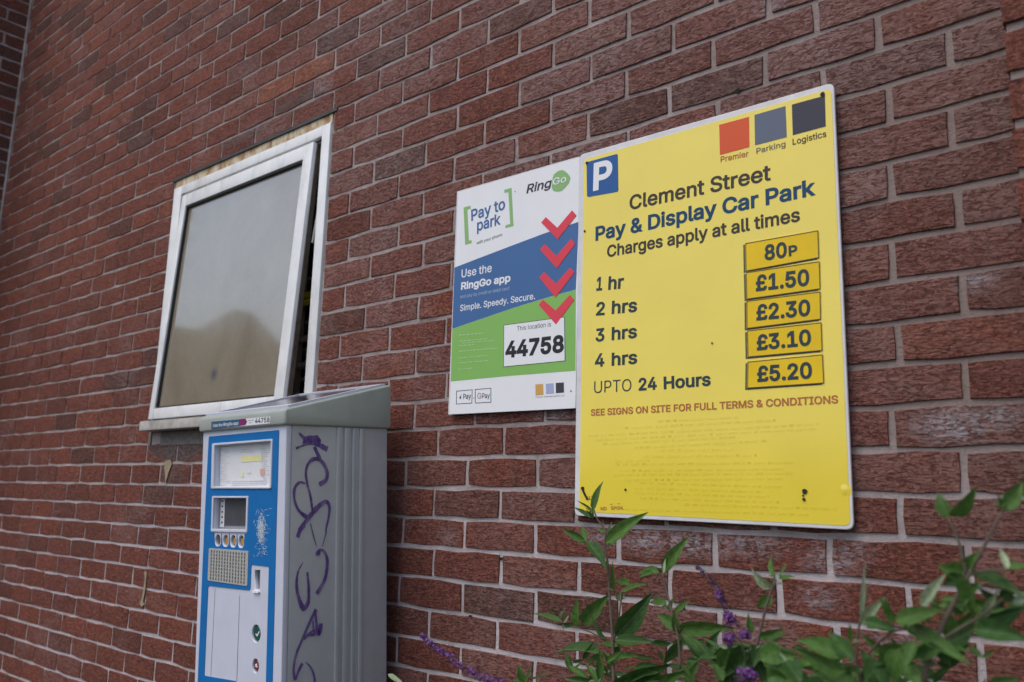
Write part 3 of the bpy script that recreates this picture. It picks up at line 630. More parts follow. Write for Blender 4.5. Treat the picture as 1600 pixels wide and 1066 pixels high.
for i, (q, t) in enumerate(plates):
    pl = polypx('price_plate', q, F2, SN, .0004, .0012, PLM, sign); pl['label'] = 'amber price plate reading '+(t if t else '80P')
    back = [(x-3.2, y+2.6) for x, y in q]
    polypx('backing_outline', back, F2, SN, 0, .0003, OUT, pl)
    inn = [(q[0][0]+1.1, q[0][1]+1.1), (q[1][0]-1.1, q[1][1]+1.4), (q[2][0]-1.1, q[2][1]-1.1), (q[3][0]+1.1, q[3][1]-1.4)]
    ow = 1.2
    outer = q
    polypx('outline', outer, F2+SN*.0017, SN, 0, .0003, OUT, pl, holes=[(inn, 0)])
    if t: T(t, *pos_[i][:2], pos_[i][2], DGR, .034, off=.0022, par=pl)
    else:
        T('80', (1194.8,407.5), (1229.5,402.0), 24.4, DGR, .034, off=.0022, par=pl); T('P', (1232.5,400.8), (1246,398.4), 16.4, DGR, .034, off=.0022, par=pl)
# faint relief of overpainted small print: broken raised bars in the same yellow film
lines = [(185,480,915),(212,300,1120),(245,100,1350),(270,140,1340),(292,180,900),(322,355,1070),(355,490,910),(388,400,1015),(410,245,430),(428,250,1215),(463,270,1160),(486,240,1220),(515,290,1155),(545,380,1155),(575,355,1050),(600,350,1080),(628,380,1140),(655,620,1450),(690,300,1300)]
b = MB(); FR = random.Random(3)
for (y, a, c) in lines:
    x = a
    while x < c:
        wd = FR.uniform(16, 70); x2 = min(x+wd, c)
        sl = lambda xx: y+3+(xx-760)*(-.052 if y < 330 else (-.01 if y < 520 else .03))
        k = FR.randint(3, 8); s = (x2-x)/k
        for q in range(k):
            xa, xb = x+q*s, x+(q+.7)*s; hh = FR.choice((9, 12, 12, 15))
            P4 = [onplane(890+xx/3.478, 600+yy/3.478, F1+SN*.00095, SN) for xx, yy in ((xa, sl(xa)+hh/2), (xb, sl(xb)+hh/2), (xb, sl(xb)-hh/2), (xa, sl(xa)-hh/2))]
            B4 = [p-SN*.0005 for p in P4]
            b.add(P4+B4, [(0,1,2,3),(0,4,5,1),(1,5,6,2),(2,6,7,3),(3,7,4,0)])
        x = x2+FR.uniform(8, 16)
fl = b.build('faded_small_print', YEL, sign, centre=False); fl['kind'] = 'stuff'; fl['label'] = 'faint relief of small print under the yellow film'
T('ALUE', (915,781), (933,780), 5.5, BRN, .02)
T('ND', (938.5,797.5), (948,797.3), 5.2, RBR, .02); T('SPON.', (954.5,796.5), (974.5,796.3), 5.2, RBR, .02); T('- -', (953,790), (969,789), 4.5, RBR, .02)
HOLE = plain('dark_hole', (.012,.012,.012), .8)
def disc(x, y, r, mat, par, nm, o=F2, n=SN, off=.0010, th=.0006, rz=None, k=14):
    c = onplane(x, y, o, n); ax = Vector((0,0,1)).cross(n).normalized(); ay = n.cross(ax)
    return shape(nm, [[(math.cos(t)*r*(1+.15*math.sin(3*t+x)), math.sin(t)*(rz or r)) for t in [2*math.pi*i/k for i in range(k)]]], c, ax, ay, n, off, th, mat, par)
for x, y, r in ((1285.5,147.5,.0045),(917.3,255,.0036),(913.9,361.5,.0026),(910.7,763.5,.0042),(977.7,765.3,.0026),(1257.5,768.2,.0048),(1256.4,780.6,.0030),(1255.2,774.5,.0018),(1112.8,536.5,.0018)):
    disc(x, y, r, HOLE, sign, 'screw_hole')
polypx('rust_run', [(909.5,766),(912.5,765),(915,771),(917.5,776),(920.5,781),(917,781),(913.5,775),(911,770)], F2, SN, .0010, .0003, HOLE, sign)
b = MB(); c = onplane(1319.5, 766, F1, SN); rings = 5; vs = [c+SN*.0018]
for i in range(1, rings+1):
    for k in range(16):
        a = k*math.pi/8; r = .012*i/rings; vs.append(c+Vector((math.cos(a)*r, 0, math.sin(a)*r*1.35))+SN*(.0018*(1-(i/rings)**2)**2))
fs = [(0, 1+k, 1+(k+1) % 16) for k in range(16)]+[(1+(i-1)*16+k, 1+i*16+k, 1+i*16+(k+1) % 16, 1+(i-1)*16+(k+1) % 16) for i in range(1, rings) for k in range(16)]
b.add(vs, fs).build('raised_rivet_dome', YEL, sign, smooth=True)

# ---------------------------------------------------------------- white / blue / green app sign
sg2 = empty('app_payment_sign', (.35, -.012, GZ+.33), 'smaller white, blue and green phone payment sign with red chevrons, left of yellow board', 'sign')
q2 = [(715.8,300.0),(906.7,245.3),(899.9,638.4),(702.0,648.2)]
polypx('sign_panel', q2, Vector((0, -.010, 0)), SN, 0, .004, EDGE, sg2, r=.002)
G1 = Vector((0, -.0142, 0)); G2 = G1+SN*.0007
polypx('white_face', [(716.3,300.6),(906.2,246.2),(899.4,637.8),(702.6,647.6)], G1, SN, 0, .0004, WHT, sg2)
BL2 = film('sign_blue', (.060,.14,.32)); GR2 = film('sign_green', (.23,.46,.115)); GR3 = film('logo_green', (.25,.45,.17)); RD2 = film('chevron_red', (.70,.058,.085)); DK2 = film('ink', (.05,.05,.06))
def t2(body, a, b_, h, mat, bold=0, off=.0010, par=sg2, **k): return text(par, body, a, b_, h, G1, SN, off, mat, bold, **k)
z1 = lambda x, y: (690+x/4.846, 230+y/4.846)
z2 = lambda x, y: (690+x/4.633, 430+y/4.633)
polypx('blue_band', [(710.3,418.4),(750,403.0),(800,384.0),(850,365.2),(904.3,346.8),(900.6-.6,452.6),(860,463.5),(800,482),(750,499.2),(707.0,513.9)], G1, SN, .0004, .0003, BL2, sg2)
polypx('green_band', [(707.0,514.3),(750,499.6),(800,482.4),(860,463.9),(900,453.1),(899.3,579.4),(860,582.4),(800,587.2),(750,591.8),(704.6,596.2)], G1, SN, .0004, .0003, GR2, sg2)
polypx('bracket', [z1(*p) for p in ((168,458),(220,443),(221,466),(196,474),(208,710),(227,704),(229,726),(180,741))], G1, SN, .0005, .0003, GR3, sg2)
polypx('bracket', [z1(*p) for p in ((475,325),(531,309),(545,597),(486,613),(485,592),(521,582),(507,340),(478,348))], G1, SN, .0005, .0003, GR3, sg2)
t2('Pay to', z1(225,560), z1(481,468), 17.6, BL2, .02); t2('park', z1(268,637), z1(446,585), 17.6, BL2, .02)
t2('with your phone', z1(264,738), z1(457,672), 4.6, GRY, 0, shear=.2)
t2('Ring', z1(641,352), z1(824,303), 13.6, DK2, .02, shear=.22)
disc(875.3, 282.8, .0275, GR3, sg2, 'logo_disc', o=G1, off=.0004, rz=.0275*.98)
t2('Go', z1(842,291), z1(944,262), 10.8, WHT, .014, off=.0016)
for pts in ([z1(*p) for p in ((757,572),(792,531),(879,612),(990,480),(1023,518),(882,700))], [z1(*p) for p in ((748,776),(783,736),(872,824),(985,694),(1014,733),(875,920))],
            [z1(*p) for p in ((743,988),(779,947),(868,1035),(976,913),(1009,948),(865,1139))], [z2(*p) for p in ((705,215),(735,178),(828,256),(932,143),(963,180),(830,358))]):
    polypx('chevron', pts, G1, SN, .0012, .0004, RD2, sg2)
t2('Use the', z1(150,990), z1(379,944), 12.6, WHT, .012); t2('RingGo app', z2(140,108), z2(498,47), 11.6, WHT, .034)
t2('and pay by credit or debit card', z2(135,168), z2(488,106), 4.8, GR3 if False else film('pale_print', (.42,.48,.60)), 0)
t2('Simple. Speedy. Secure.', z2(133,262), z2(676,174), 9.6, WHT, .012)
PG = film('pale_green_print', (.42,.62,.30)); b = MB(); FR = random.Random(5)
for y, a, c in ((435,125,310),(478,130,330),(492,150,375),(512,125,240),(552,125,405),(600,125,330),(636,130,340),(682,120,222)):
    x = a
    while x < c:
        w_ = FR.uniform(8, 26); s = lambda xx: y-(xx-a)*.085
        b.add([onplane(*z2(xx, yy), G1+SN*.0011, SN) for xx, yy in ((x, s(x)+3), (min(x+w_, c), s(x+w_)+3), (min(x+w_, c), s(x+w_)-3), (x, s(x)-3))], [(0,1,2,3)]); x += w_+6
o = b.build('fine_print', PG, sg2, centre=False); o['kind'] = 'stuff'; o['label'] = 'rows of tiny pale print on the green band'
polypx('number_box', [z2(451,361),z2(893,302),z2(898,623),z2(449,667)], G1, SN, .0007, .0003, DK2, sg2)
polypx('number_label', [z2(455,365),z2(889,307),z2(893,619),z2(453,662)], G1, SN, .0008, .0004, WHT, sg2)
t2('This location is', z2(545,403), z2(792,371), 7.0, DK2, 0, off=.0014); t2('44758', z2(460,602), z2(884,560), 26.4, film('black_digits', (.025,.025,.03)), .045, off=.0014)
for q in ([(108,838),(225,828),(222,928),(106,935)], [(243,826),(360,817),(360,922),(243,928)]):
    inn = [(q[0][0]+4,q[0][1]+4),(q[1][0]-4,q[1][1]+4),(q[2][0]-4,q[2][1]-4),(q[3][0]+4,q[3][1]-4)]
    polypx('badge_outline', [z2(*p) for p in q], G1, SN, .0006, .0003, NAVY, sg2, holes=[([z2(*p) for p in inn], 0)])
t2('Pay', z2(156,898), z2(212,893), 8.2, DK2, .004); t2('Pay', z2(293,893), z2(348,888), 8.0, DK2, 0)
disc(*z2(137,886), .0026, DK2, sg2, 'round_mark', o=G1, off=.0006, rz=.0034); disc(*z2(142,868), .0009, DK2, sg2, 'round_mark', o=G1, off=.0006, rz=.0013)
t2('G', z2(258,894), z2(286,892), 8.6, film('pink_print', (.45,.18,.22)), .004); disc(*z2(236,890), .0013, DK2, sg2, 'screw_hole', o=G1, off=.0007)
for nm, q, mt in (('orange', [(680,792),(736,788),(738,866),(682,870)], film('amber_square', (.62,.35,.10))), ('lilac', [(756,787),(812,783),(815,856),(758,860)], film('lilac_square', (.36,.40,.60))), ('dark', [(828,781),(886,777),(887,850),(829,855)], film('dark_square', (.055,.055,.065)))):
    polypx('logo_square', [z2(*p) for p in q], G1, SN, .0006, .0003, mt, sg2)['label'] = nm+' small square'
t2('Premier', z2(681,887), z2(733,884), 1.7, DK2, 0); t2('Parking', z2(742,884), z2(795,880), 1.7, DK2, 0); t2('Logistics Ltd', z2(800,880), z2(887,875), 1.7, DK2, 0)
disc(*z2(938,840), .0018, DK2, sg2, 'screw_hole', o=G1, off=.0007); disc(*z1(558,337), .0014, GRY, sg2, 'screw_hole', o=G1, off=.0007)

# ---------------------------------------------------------------- pay and display machine
mm = [.00202632,.01780767,-.39877958,.05057624,-.02279963,-.01631728,.35193749,.31927076]
RM_ = rodr(mm[3:6]); MW, MD = mm[6], mm[7]
mex, mdn, mez = b3(RM_[:,0]), b3(RM_[:,1]), b3(RM_[:,2])       # right, down, into the wall
MO = Vector((mm[0], mm[2], GZ-mm[1]))
mup = -mdn; mfn = -mez
def L3(x, y, z): return MO+mex*x+mdn*y+mez*z                    # x<=0 .. 0, y down, z back
BH = 1.46
mach = empty('parking_ticket_machine', L3(-MW/2, BH, MD/2), 'grey pay and display ticket machine with blue front and purple scrawl on its side', 'ticket machine')
GREYP = plain('grey_paint', (.43,.435,.445), .42, var=.07, scale=18, dirt=.12, coat=.1)
LGREY = plain('light_grey_paint', (.60,.61,.70), .40, var=.05, scale=18, dirt=.06, coat=.1)
HOODM = plain('hood_grey_paint', (.36,.385,.345), .45, var=.10, scale=14, dirt=.25)
BLUE = plain('blue_panel_paint', (.004,.150,.43), .38, var=.08, scale=25, coat=.2)
MX = Matrix((mex, mez, mup)).transposed().to_4x4(); MX.translation = MO       # local x, z(back), up
def mbox(b, x0, x1, y0, y1, z0, z1):          # y down
    return b.box((x0, z0, -y1), (x1, z1, -y0), MX)
b = MB(); mbox(b, -MW, 0, -.004, BH, .018, MD); b.build('cabinet', GREYP, mach, bevel=.006)
b = MB(); mbox(b, -MW-.02, .02, BH, BH+.05, -.02, MD-.01); b.build('plinth', plain('plinth_concrete', (.3,.29,.28), .9), mach)
# ribs pressed into the side
for (xa, xb) in ((1043,1072),(1094,1128),(1150,1170),(1200,1226)):
    za = (onplane(290+xa/4.441, 700, MO, mex)-MO).dot(mez); zb = (onplane(290+xb/4.441, 700, MO, mex)-MO).dot(mez)
    b = MB(); mbox(b, 0, .0055, .002, BH-.01, za+.0008, zb-.0008); b.build('side_rib', GREYP, mach, bevel=.0009)
FO = MO; FN = mfn
ax2, ay2 = mex, mup
def fl2(px, py, off=0):
    p = onplane(px, py, FO+FN*off, FN)-FO; return (p.dot(ax2), p.dot(ay2))
e = lambda x, y: (310+x/5.33, 740+y/5.33)
h8 = lambda x, y: (290+x/4.441, 590+y/4.441)
h9 = lambda x, y: (290+x/4.332, 820+y/4.332)
def fsh(name, outer, off, th, mat, holes=(), r=0, par=mach, bev=0, local=False):
    lo = [rounded(outer if local else [fl2(*p) for p in outer], r) if r else (outer if local else [fl2(*p) for p in outer])]
    for hp, hr, loc in holes:
        q = hp if loc else [fl2(*p) for p in hp]; lo.append(rounded(q, hr) if hr else q)
    return shape(name, lo, FO, ax2, ay2, FN, off, th, mat, par, bev)
notice = [h8(205,472), h8(596,440), h8(587,760), h8(197,758)]
screen = [e(131,204), e(404,204), e(396,470), e(120,462)]
slot = [e(462,806), e(507,806), e(503,972), e(466,962)]
btns = [(e(155,556)), (e(220,559)), (e(283,562)), (e(350,566))]
def circ(px, py, rx, rz, k=16):
    c = fl2(px, py); return [(c[0]+math.cos(t)*rx, c[1]+math.sin(t)*rz) for t in [2*math.pi*i/k for i in range(k)]]
holes = [(notice, .004, False), (screen, .003, False), (slot, 0, False)]+[(circ(x, y, .0115, .0135), 0, True) for x, y in btns]
gb, rb = h9(472,738), h9(468,957)
holes += [(circ(*gb, .0170, .0195), 0, True), (circ(*rb, .0125, .0155), 0, True)]
fsh('door', [(-MW, .002), (0, .002), (0, -BH+.01), (-MW, -BH+.01)], -.017, .015, LGREY, holes, .006, bev=.0015, local=True)
# blue sheet with cut-outs for each fitting
bz = [h8(188,458), h8(606,426), h8(597,771), h8(180,771)]
scr = [e(118,188), e(418,188), e(408,500), e(382,504), e(378,596), e(366,622), e(336,622), e(324,600), e(318,500), e(314,594), e(300,618), e(270,616), e(257,592), e(254,496), e(250,590), e(236,612), e(206,610), e(194,588), e(190,494), e(186,586), e(172,608), e(144,606), e(131,584), e(128,492), e(106,486)]
kb = [e(90,620), e(417,646), e(409,938), e(79,890)]
low = [h9(150,413), h9(425,444), h9(434,436), h9(442,270), h9(562,284), h9(541,1100), h9(528,1500), h9(100,1500), h9(112,1040), h9(124,1022)]
low = [h9(150,413), h9(425,444), h9(436,434), h9(442,270), h9(562,284), h9(541,1100), h9(528,1420), h9(340,1380), h9(341,1060), h9(124,1022)]
blue = [(326,682.3), (435.4,672.0), (431.2,820), (425.0,1066)]
bo = [fl2(*p) for p in blue]; bo += [(bo[3][0], -BH+.06), (fl2(308.5,1066)[0], -BH+.06), fl2(308.5,1066), fl2(318.9,820)]
fsh('blue_panel', bo, -.002, .0016, BLUE, [(bz, .006, False), (scr, .0015, False), (kb, .004, False), (low, .005, False)], .004, local=True)
def ring(name, o_, grow, inner, off, th, mat, r=.005):
    fsh(name, o_, off, th, mat, [(inner, r*.7, False)], r, bev=.0008)
ring('window_bezel', bz, 0, notice, -.002, .0045, LGREY)
ring('screen_bezel', [e(118,188), e(418,188), e(409,492), e(108,484)], 0, [e(131,204), e(404,204), e(396,470), e(120,462)], -.002, .004, LGREY, .003)
# tariff notice behind the window
PAPER = plain('paper', (.82,.81,.82), .25, var=.06, coat=.8, scale=20)
nx = fsh('tariff_notice', [h8(190,440), h8(606,430), h8(600,775), h8(180,775)], -.017, .001, PAPER)
def fp(name, pts, mat, par, off=-.0155, r=0): return fsh(name, pts, off, .0003, mat, r=r, par=par)
fp('yellow_stripe', [h8(350,545), h8(492,538), h8(492,580), h8(348,588)], plain('faded_yellow', (.84,.77,.38), .4), nx)
fp('colour_spot', [h8(478,635), h8(508,630), h8(510,680), h8(480,685)], plain('faded_red', (.72,.40,.32), .4), nx, r=.005)
fp('colour_spot', [h8(342,655), h8(364,650), h8(364,690), h8(342,694)], plain('faded_lime', (.78,.80,.56), .4), nx, r=.004)
fp('colour_spot', [h8(385,645), h8(412,642), h8(412,668), h8(385,670)], plain('faded_mint', (.68,.76,.70), .4), nx, r=.004)
b = MB(); FR = random.Random(9)
for y in range(485, 760, 14):
    for (a, c) in ((245, 330), (515, 590)):
        x = a+FR.uniform(0, 20); x2 = x+FR.uniform(25, 55)
        k = -.06
        b.add([onplane(*h8(xx, yy+(xx-245)*k), FO+FN*-.0154, FN) for xx, yy in ((x, y), (x2, y), (x2, y-3), (x, y-3))], [(0,1,2,3)])
for y in (725, 738, 750):
    b.add([onplane(*h8(xx, yy), FO+FN*-.0154, FN) for xx, yy in ((320, y), (560, y-6), (560, y-9), (320, y-3))], [(0,1,2,3)])
for y, a, c in ((505,390,450),(520,380,470)):
    b.add([onplane(*h8(xx, yy), FO+FN*-.0154, FN) for xx, yy in ((a, y), (c, y-4), (c, y-7), (a, y-3))], [(0,1,2,3)])
o = b.build('faint_print', plain('faint_ink', (.46,.45,.50), .5), nx, centre=False); o['kind'] = 'stuff'
# screen
sx_ = fsh('screen_surround', [e(100,170), e(420,170), e(410,500), e(95,480)], -.0172, .001, plain('screen_grey', (.28,.28,.30), .5))
fsh('display', [e(180,216), e(383,216), e(376,438), e(170,434)], -.0155, .001, plain('display_dark', (.075,.078,.085), .25, coat=.5), par=sx_)
fsh('legend_strip', [e(146,212), e(176,212), e(168,452), e(134,448)], -.0155, .0006, plain('legend_white', (.6,.6,.62), .5), par=sx_)
for i, y in enumerate((232, 276, 322, 366, 410)):
    fsh('legend_dot', [e(152-i,y-8), e(163-i,y-8), e(161-i,y+8), e(150-i,y+8)], -.0148, .0004, NAVY, par=sx_)
BR_ = plain('button_brass', (.62,.33,.07), .4, metal=.2); BDK = plain('button_well', (.03,.03,.03), .6)
for i, (x, y) in enumerate(btns):
    o = fsh('button', circ(x, y, .0112, .0132), -.012, .002, BDK, local=True)
    fsh('button_cap', circ(x+.3, y+.3, .0072, .0090), -.010, .004, BR_ if i else plain('button_dull', (.20,.13,.07), .4, metal=.4), local=True, par=o, bev=.001)
# keyboard: brushed plate with small raised keys
kbp = fsh('keyboard', kb, -.002, .0030, plain('keypad_metal', (.50,.48,.45), .5, metal=.15, var=.2, scale=200), r=.004)
k0, k1, k2, k3 = [Vector(fl2(*p)) for p in kb]
keym = plain('key_metal', (.22,.21,.20), .4, metal=.4, var=.3, scale=300)
km = None
for r in range(9):
    for c in range(13):
        u_, v_ = (c+1.1)/14.2, (r+.9)/9.8
        p = (k0*(1-u_)+k1*u_)*(1-v_)+(k3*(1-u_)+k2*u_)*v_
        if km is None:
            km = shape('key', [[(-.0021,-.0029),(.0021,-.0029),(.0021,.0029),(-.0021,.0029)]], Vector(), ax2, ay2, FN, 0, .0016, keym, kbp)
            kmesh = km.data; km.matrix_basis = WORLD[kbp.name].inverted()@Matrix.Translation(FO+ax2*p.x+ay2*p.y+FN*.0010)
        else: mk('key', kmesh, None, kbp, Matrix.Translation(FO+ax2*p.x+ay2*p.y+FN*.0010))
# coin slot, buttons, door seams
b = MB(); q = [fl2(*p) for p in slot]; xs = [v[0] for v in q]; ys = [v[1] for v in q]
b.box((min(xs), .0165, min(ys)), (max(xs), .020, max(ys)), MX); b.build('coin_slot', BDK, mach)
fsh('coin_slot_blade', [e(474,812), e(500,812), e(497,964), e(476,958)], -.013, .003, plain('slot_steel', (.30,.31,.30), .3, metal=.7))
fsh('slot_lip', [e(455,972), e(508,980), e(507,996), e(458,990)], -.0025, .006, plain('lip_white', (.85,.85,.85), .4), r=.002)
for (c, rx_, col, nm, lab) in ((gb, .0140, (.01,.085,.06), 'accept_button', 'green round button with white tick'), (rb, .0098, (.20,.02,.02), 'cancel_button', 'red round button')):
    o = fsh(nm, circ(*c, rx_, rx_*1.22), -.012, .0075, plain(nm+'_col', col, .35, coat=.4), local=True, bev=.002); o['label'] = lab
    fsh('button_well', circ(*c, rx_*1.2, rx_*1.4), -.0175, .001, LGREY, local=True, par=o)
    if nm == 'accept_button':
        fsh('tick_mark', [h9(462,742), h9(468,738), h9(474,748), h9(486,722), h9(491,726), h9(475,760)], -.0042, .0004, WHT, par=o)
    else:
        fsh('cross_mark', [h9(460,948), h9(466,944), h9(478,964), h9(472,970)], -.0042, .0004, WHT, par=o); fsh('cross_mark', [h9(470,942), h9(476,946), h9(466,966), h9(460,962)], -.0040, .0004, WHT, par=o)
SEAM = plain('seam_shadow_gap', (.16,.16,.19), .8)
for pts in ([(361,480),(363,480),(343,1062),(340,1062)], [(195,432),(196.6,432),(166.6,1028),(165,1028)]):
    fsh('door_seam', [h9(*p) for p in pts], -.0019, .0004, SEAM)
# scraped paint
b = MB(); FR = random.Random(12)
for i in range(520):
    g = FR.random()
    if g < .75: x, y = FR.gauss(520, 13), FR.gauss(462, 46)
    else: x, y = FR.gauss(530, 28), FR.uniform(290, 690)
    x = min(max(x, 455), 600)
    a = FR.choice([FR.gauss(1.5, .35), FR.gauss(.2, .5), FR.uniform(0, 3.14)]); L_ = FR.uniform(8, 46); w_ = FR.uniform(.5, 2.1)
    dx, dy = math.cos(a)*L_/2, math.sin(a)*L_/2; nx_, ny_ = -math.sin(a)*w_, math.cos(a)*w_
    off = .0001+i*.000002
    b.add([onplane(*e(x+xx, y+yy), FO+FN*off, FN) for xx, yy in ((-dx, -dy), (nx_, ny_), (dx, dy), (-nx_, -ny_))], [(0,1,2,3)])
o = b.build('scraped_paint', plain('bare_scrape', (.62,.72,.80), .7, var=.4, scale=200), mach, centre=False); o['kind'] = 'stuff'
# hood
hf = -(onplane(447.6, 638.6, MO+mez*-.008, mfn)-MO).dot(mdn); hb = -(onplane(606.4, 600.3, MO+mex*.008, mex)-MO).dot(mdn)
o_ = .008; zb_ = MD+.006
prof = [(-o_, 0), (-o_, hf), (zb_, hb), (zb_, 0)]
b = MB(); xs = (-MW-o_, o_)
vs = [MX@Vector((x, z, y)) for x in xs for z, y in prof]
b.add(vs, [(0,1,2,3), (7,6,5,4), (0,4,5,1), (1,5,6,2), (2,6,7,3), (3,7,4,0)])
hood = b.build('hood', HOODM, mach, bevel=.007)
sl = Vector((0, zb_+o_, hb-hf)).normalized(); nn = Vector((0, -sl.z, sl.y))
b = MB()
def hq(x, t, h): p = Vector((x, -o_, hf))+Vector((0, zb_+o_, hb-hf))*t+nn*h; return MX@p
for (x0, x1, t0, t1) in ((-MW-.002, -.002, .05, .12), (-MW-.002, -.002, .90, .96), (-MW-.002, -MW+.014, .12, .90), (-.018, -.002, .12, .90)):
    vs = [hq(x, t, h) for h in (.0, .006) for x, t in ((x0, t0), (x1, t0), (x1, t1), (x0, t1))]
    b.add(vs, [(3,2,1,0),(4,5,6,7),(0,1,5,4),(1,2,6,5),(2,3,7,6),(3,0,4,7)])
b.build('solar_panel_rim', LGREY, hood)
b = MB(); vs = [hq(x, t, h) for h in (.0005, .003) for x, t in ((-MW+.014, .12), (-.018, .12), (-.018, .90), (-MW+.014, .90))]
b.add(vs, [(3,2,1,0),(4,5,6,7),(0,1,5,4),(1,2,6,5),(2,3,7,6),(3,0,4,7)]); b.build('solar_panel', plain('solar_glass', (.05,.05,.07), .2, coat=.6), hood)
HF = MO+mfn*o_
h3 = lambda x, y: (300+x/5.92, 620+y/5.92)
TEAL = film('sticker_teal', (.035,.11,.20)); MAG = film('sticker_magenta', (.22,.03,.14))
st = polypx('sticker', [h3(181,232), h3(725,184), h3(721,247), h3(181,300)], HF, FN, .0002, .0004, WHT, mach)
polypx('sticker_band', [h3(182,232), h3(440,209), h3(440,272), h3(182,300)], HF, FN, .0006, .0003, TEAL, st)
polypx('sticker_band', [h3(440,208), h3(497,203), h3(512,232), h3(497,262), h3(440,271)], HF, FN, .0007, .0003, MAG, st)
text(st, 'Use the RingGo app', h3(194,282), h3(428,258), 5.0, HF, FN, .0013, WHT, .012)
text(st, 'This location', h3(512,226), h3(574,219), 1.6, HF, FN, .0009, DK2, 0); text(st, 'is:', h3(528,246), h3(556,243), 1.6, HF, FN, .0009, DK2, 0)
text(st, '44758', h3(582,247), h3(716,236), 7.6, HF, FN, .0009, DK2, .02)
# felt-pen scrawl on the side
def ink():
    m, nt, p = new_mat('purple_marker'); P = pos(nt); n = noise(nt, 70, 5, .7, .5, P, (1, 1, .25)); f = ramp(nt, n.outputs[0], [(.35, (.085,.036,.20)), (.50, (.14,.070,.29)), (.68, (.27,.20,.38))])
    nt.links.new(f.outputs[0], p.inputs['Base Color']); p.inputs['Roughness'].default_value = .5
    t = nt.nodes.new('ShaderNodeBsdfTransparent'); ms = nt.nodes.new('ShaderNodeMixShader'); n2 = noise(nt, 1, 6, .7, .6, P, (260, 60, 60))
    nt.links.new(ramp(nt, n2.outputs[0], [(.42, 1.0), (.70, .5)]).outputs[0], ms.inputs[0]); nt.links.new(t.outputs[0], ms.inputs[1]); nt.links.new(p.outputs[0], ms.inputs[2])
    nt.links.new(ms.outputs[0], nt.nodes['Material Output'].inputs[0]); return m
INK = ink(); SO = MO+mex*.0006
def stroke(pts, w, seg=7):
    P2 = [Vector(p) for p in pts]; W_ = w if isinstance(w, (list, tuple)) else [w]*len(P2); out = []; ww = []
    for i in range(len(P2)-1):
        a, b_, c, d = P2[max(i-1, 0)], P2[i], P2[i+1], P2[min(i+2, len(P2)-1)]
        for k in range(seg):
            t = k/seg; out.append(.5*((2*b_)+(c-a)*t+(2*a-5*b_+4*c-d)*t*t+(3*b_-a-3*c+d)*t**3)); ww.append(W_[i]*(1-t)+W_[i+1]*t)
    out.append(P2[-1]); ww.append(W_[-1])
    global SO
    SO = SO+mex*.00012
    Q = [onplane(p.x, p.y, SO, mex) for p in out]; vs = []
    for i, q in enumerate(Q):
        t = (Q[min(i+1, len(Q)-1)]-Q[max(i-1, 0)]).normalized(); s = t.cross(mex)
        hw = ww[i]*.5*.0023*random.uniform(.85, 1.1)
        vs += [q+s*hw, q-s*hw]
    fs = [(2*i, 2*i+1, 2*i+3, 2*i+2) for i in range(len(Q)-1)]
    centred('marker_stroke', mesh_of('marker_stroke', vs, fs), INK, mach)
g8 = lambda l: [h8(*p) for p in l]; g9 = lambda l: [h9(*p) for p in l]
stroke(g8([(788,385),(830,425),(890,448),(985,500)]), [2.2,4,5,6]); stroke(g8([(908,403),(925,445),(870,430),(812,455)]), [3,6,7,2]); stroke(g8([(815,432),(860,425),(915,415)]), [5,7,4])
stroke(g8([(765,492),(800,478),(850,462),(905,464),(980,484)]), [3,2.4,2.2,2.5,3]); stroke(g8([(893,480),(912,520),(938,578)]), [4,4.4,4])
stroke(g8([(938,575),(885,566),(848,605),(835,665),(845,740),(868,830),(882,950)]), [2.6,4,3.6,3,3,3,2.4]); stroke(g8([(868,580),(915,562),(960,600),(984,665),(970,715),(928,742)]), [3.5,3.5,4,4.4,5,5])
stroke(g8([(832,736),(792,728),(757,770),(756,850),(788,925),(850,975)]), [1.6,3,3.6,3.2,3,5])
stroke(g8([(788,1062),(845,985),(905,912),(970,862),(999,895),(992,975),(975,1050)])+g9([(950,60),(925,150)]), [4.5,5,6,4.6,3.6,3,2.4,1.6,.8]); stroke(g9([(758,85),(775,40),(805,0)]), [4.5,4.5,4.5]); stroke(g9([(845,-10),(865,70),(886,145)]), [1.6,1.2,1])
stroke(g9([(882,192),(905,196),(900,175),(935,178),(960,240),(948,350),(918,420),(888,468)]), [4,4,3,3,3.6,4,4.4,5.2])
stroke(g9([(795,255),(762,320),(752,410),(768,500),(800,565),(830,520),(834,430),(824,320)]), [1,2.4,3.2,3.6,6,4,3.2,2.6])
stroke(g9([(884,572),(850,640),(810,730),(785,790),(748,880),(732,980),(742,1052)]), [5,3.6,3.4,3.2,3,2.6,3.6]); stroke(g9([(878,580),(885,660),(900,735),(914,705),(916,668)]), [3,3.6,5,5,4.6])
stroke(g9([(862,650),(866,700),(872,742)]), [1.6,2,2.4]); stroke(g9([(800,772),(835,745),(872,742),(868,715),(812,752)]), [4,3.4,3,2.4,1.6])
stroke(g9([(745,1050),(765,990),(792,938)]), [2,3,3.8]); stroke(g9([(815,930),(850,970),(872,1030),(876,1100)]), [.8,2,2.4,2.6])

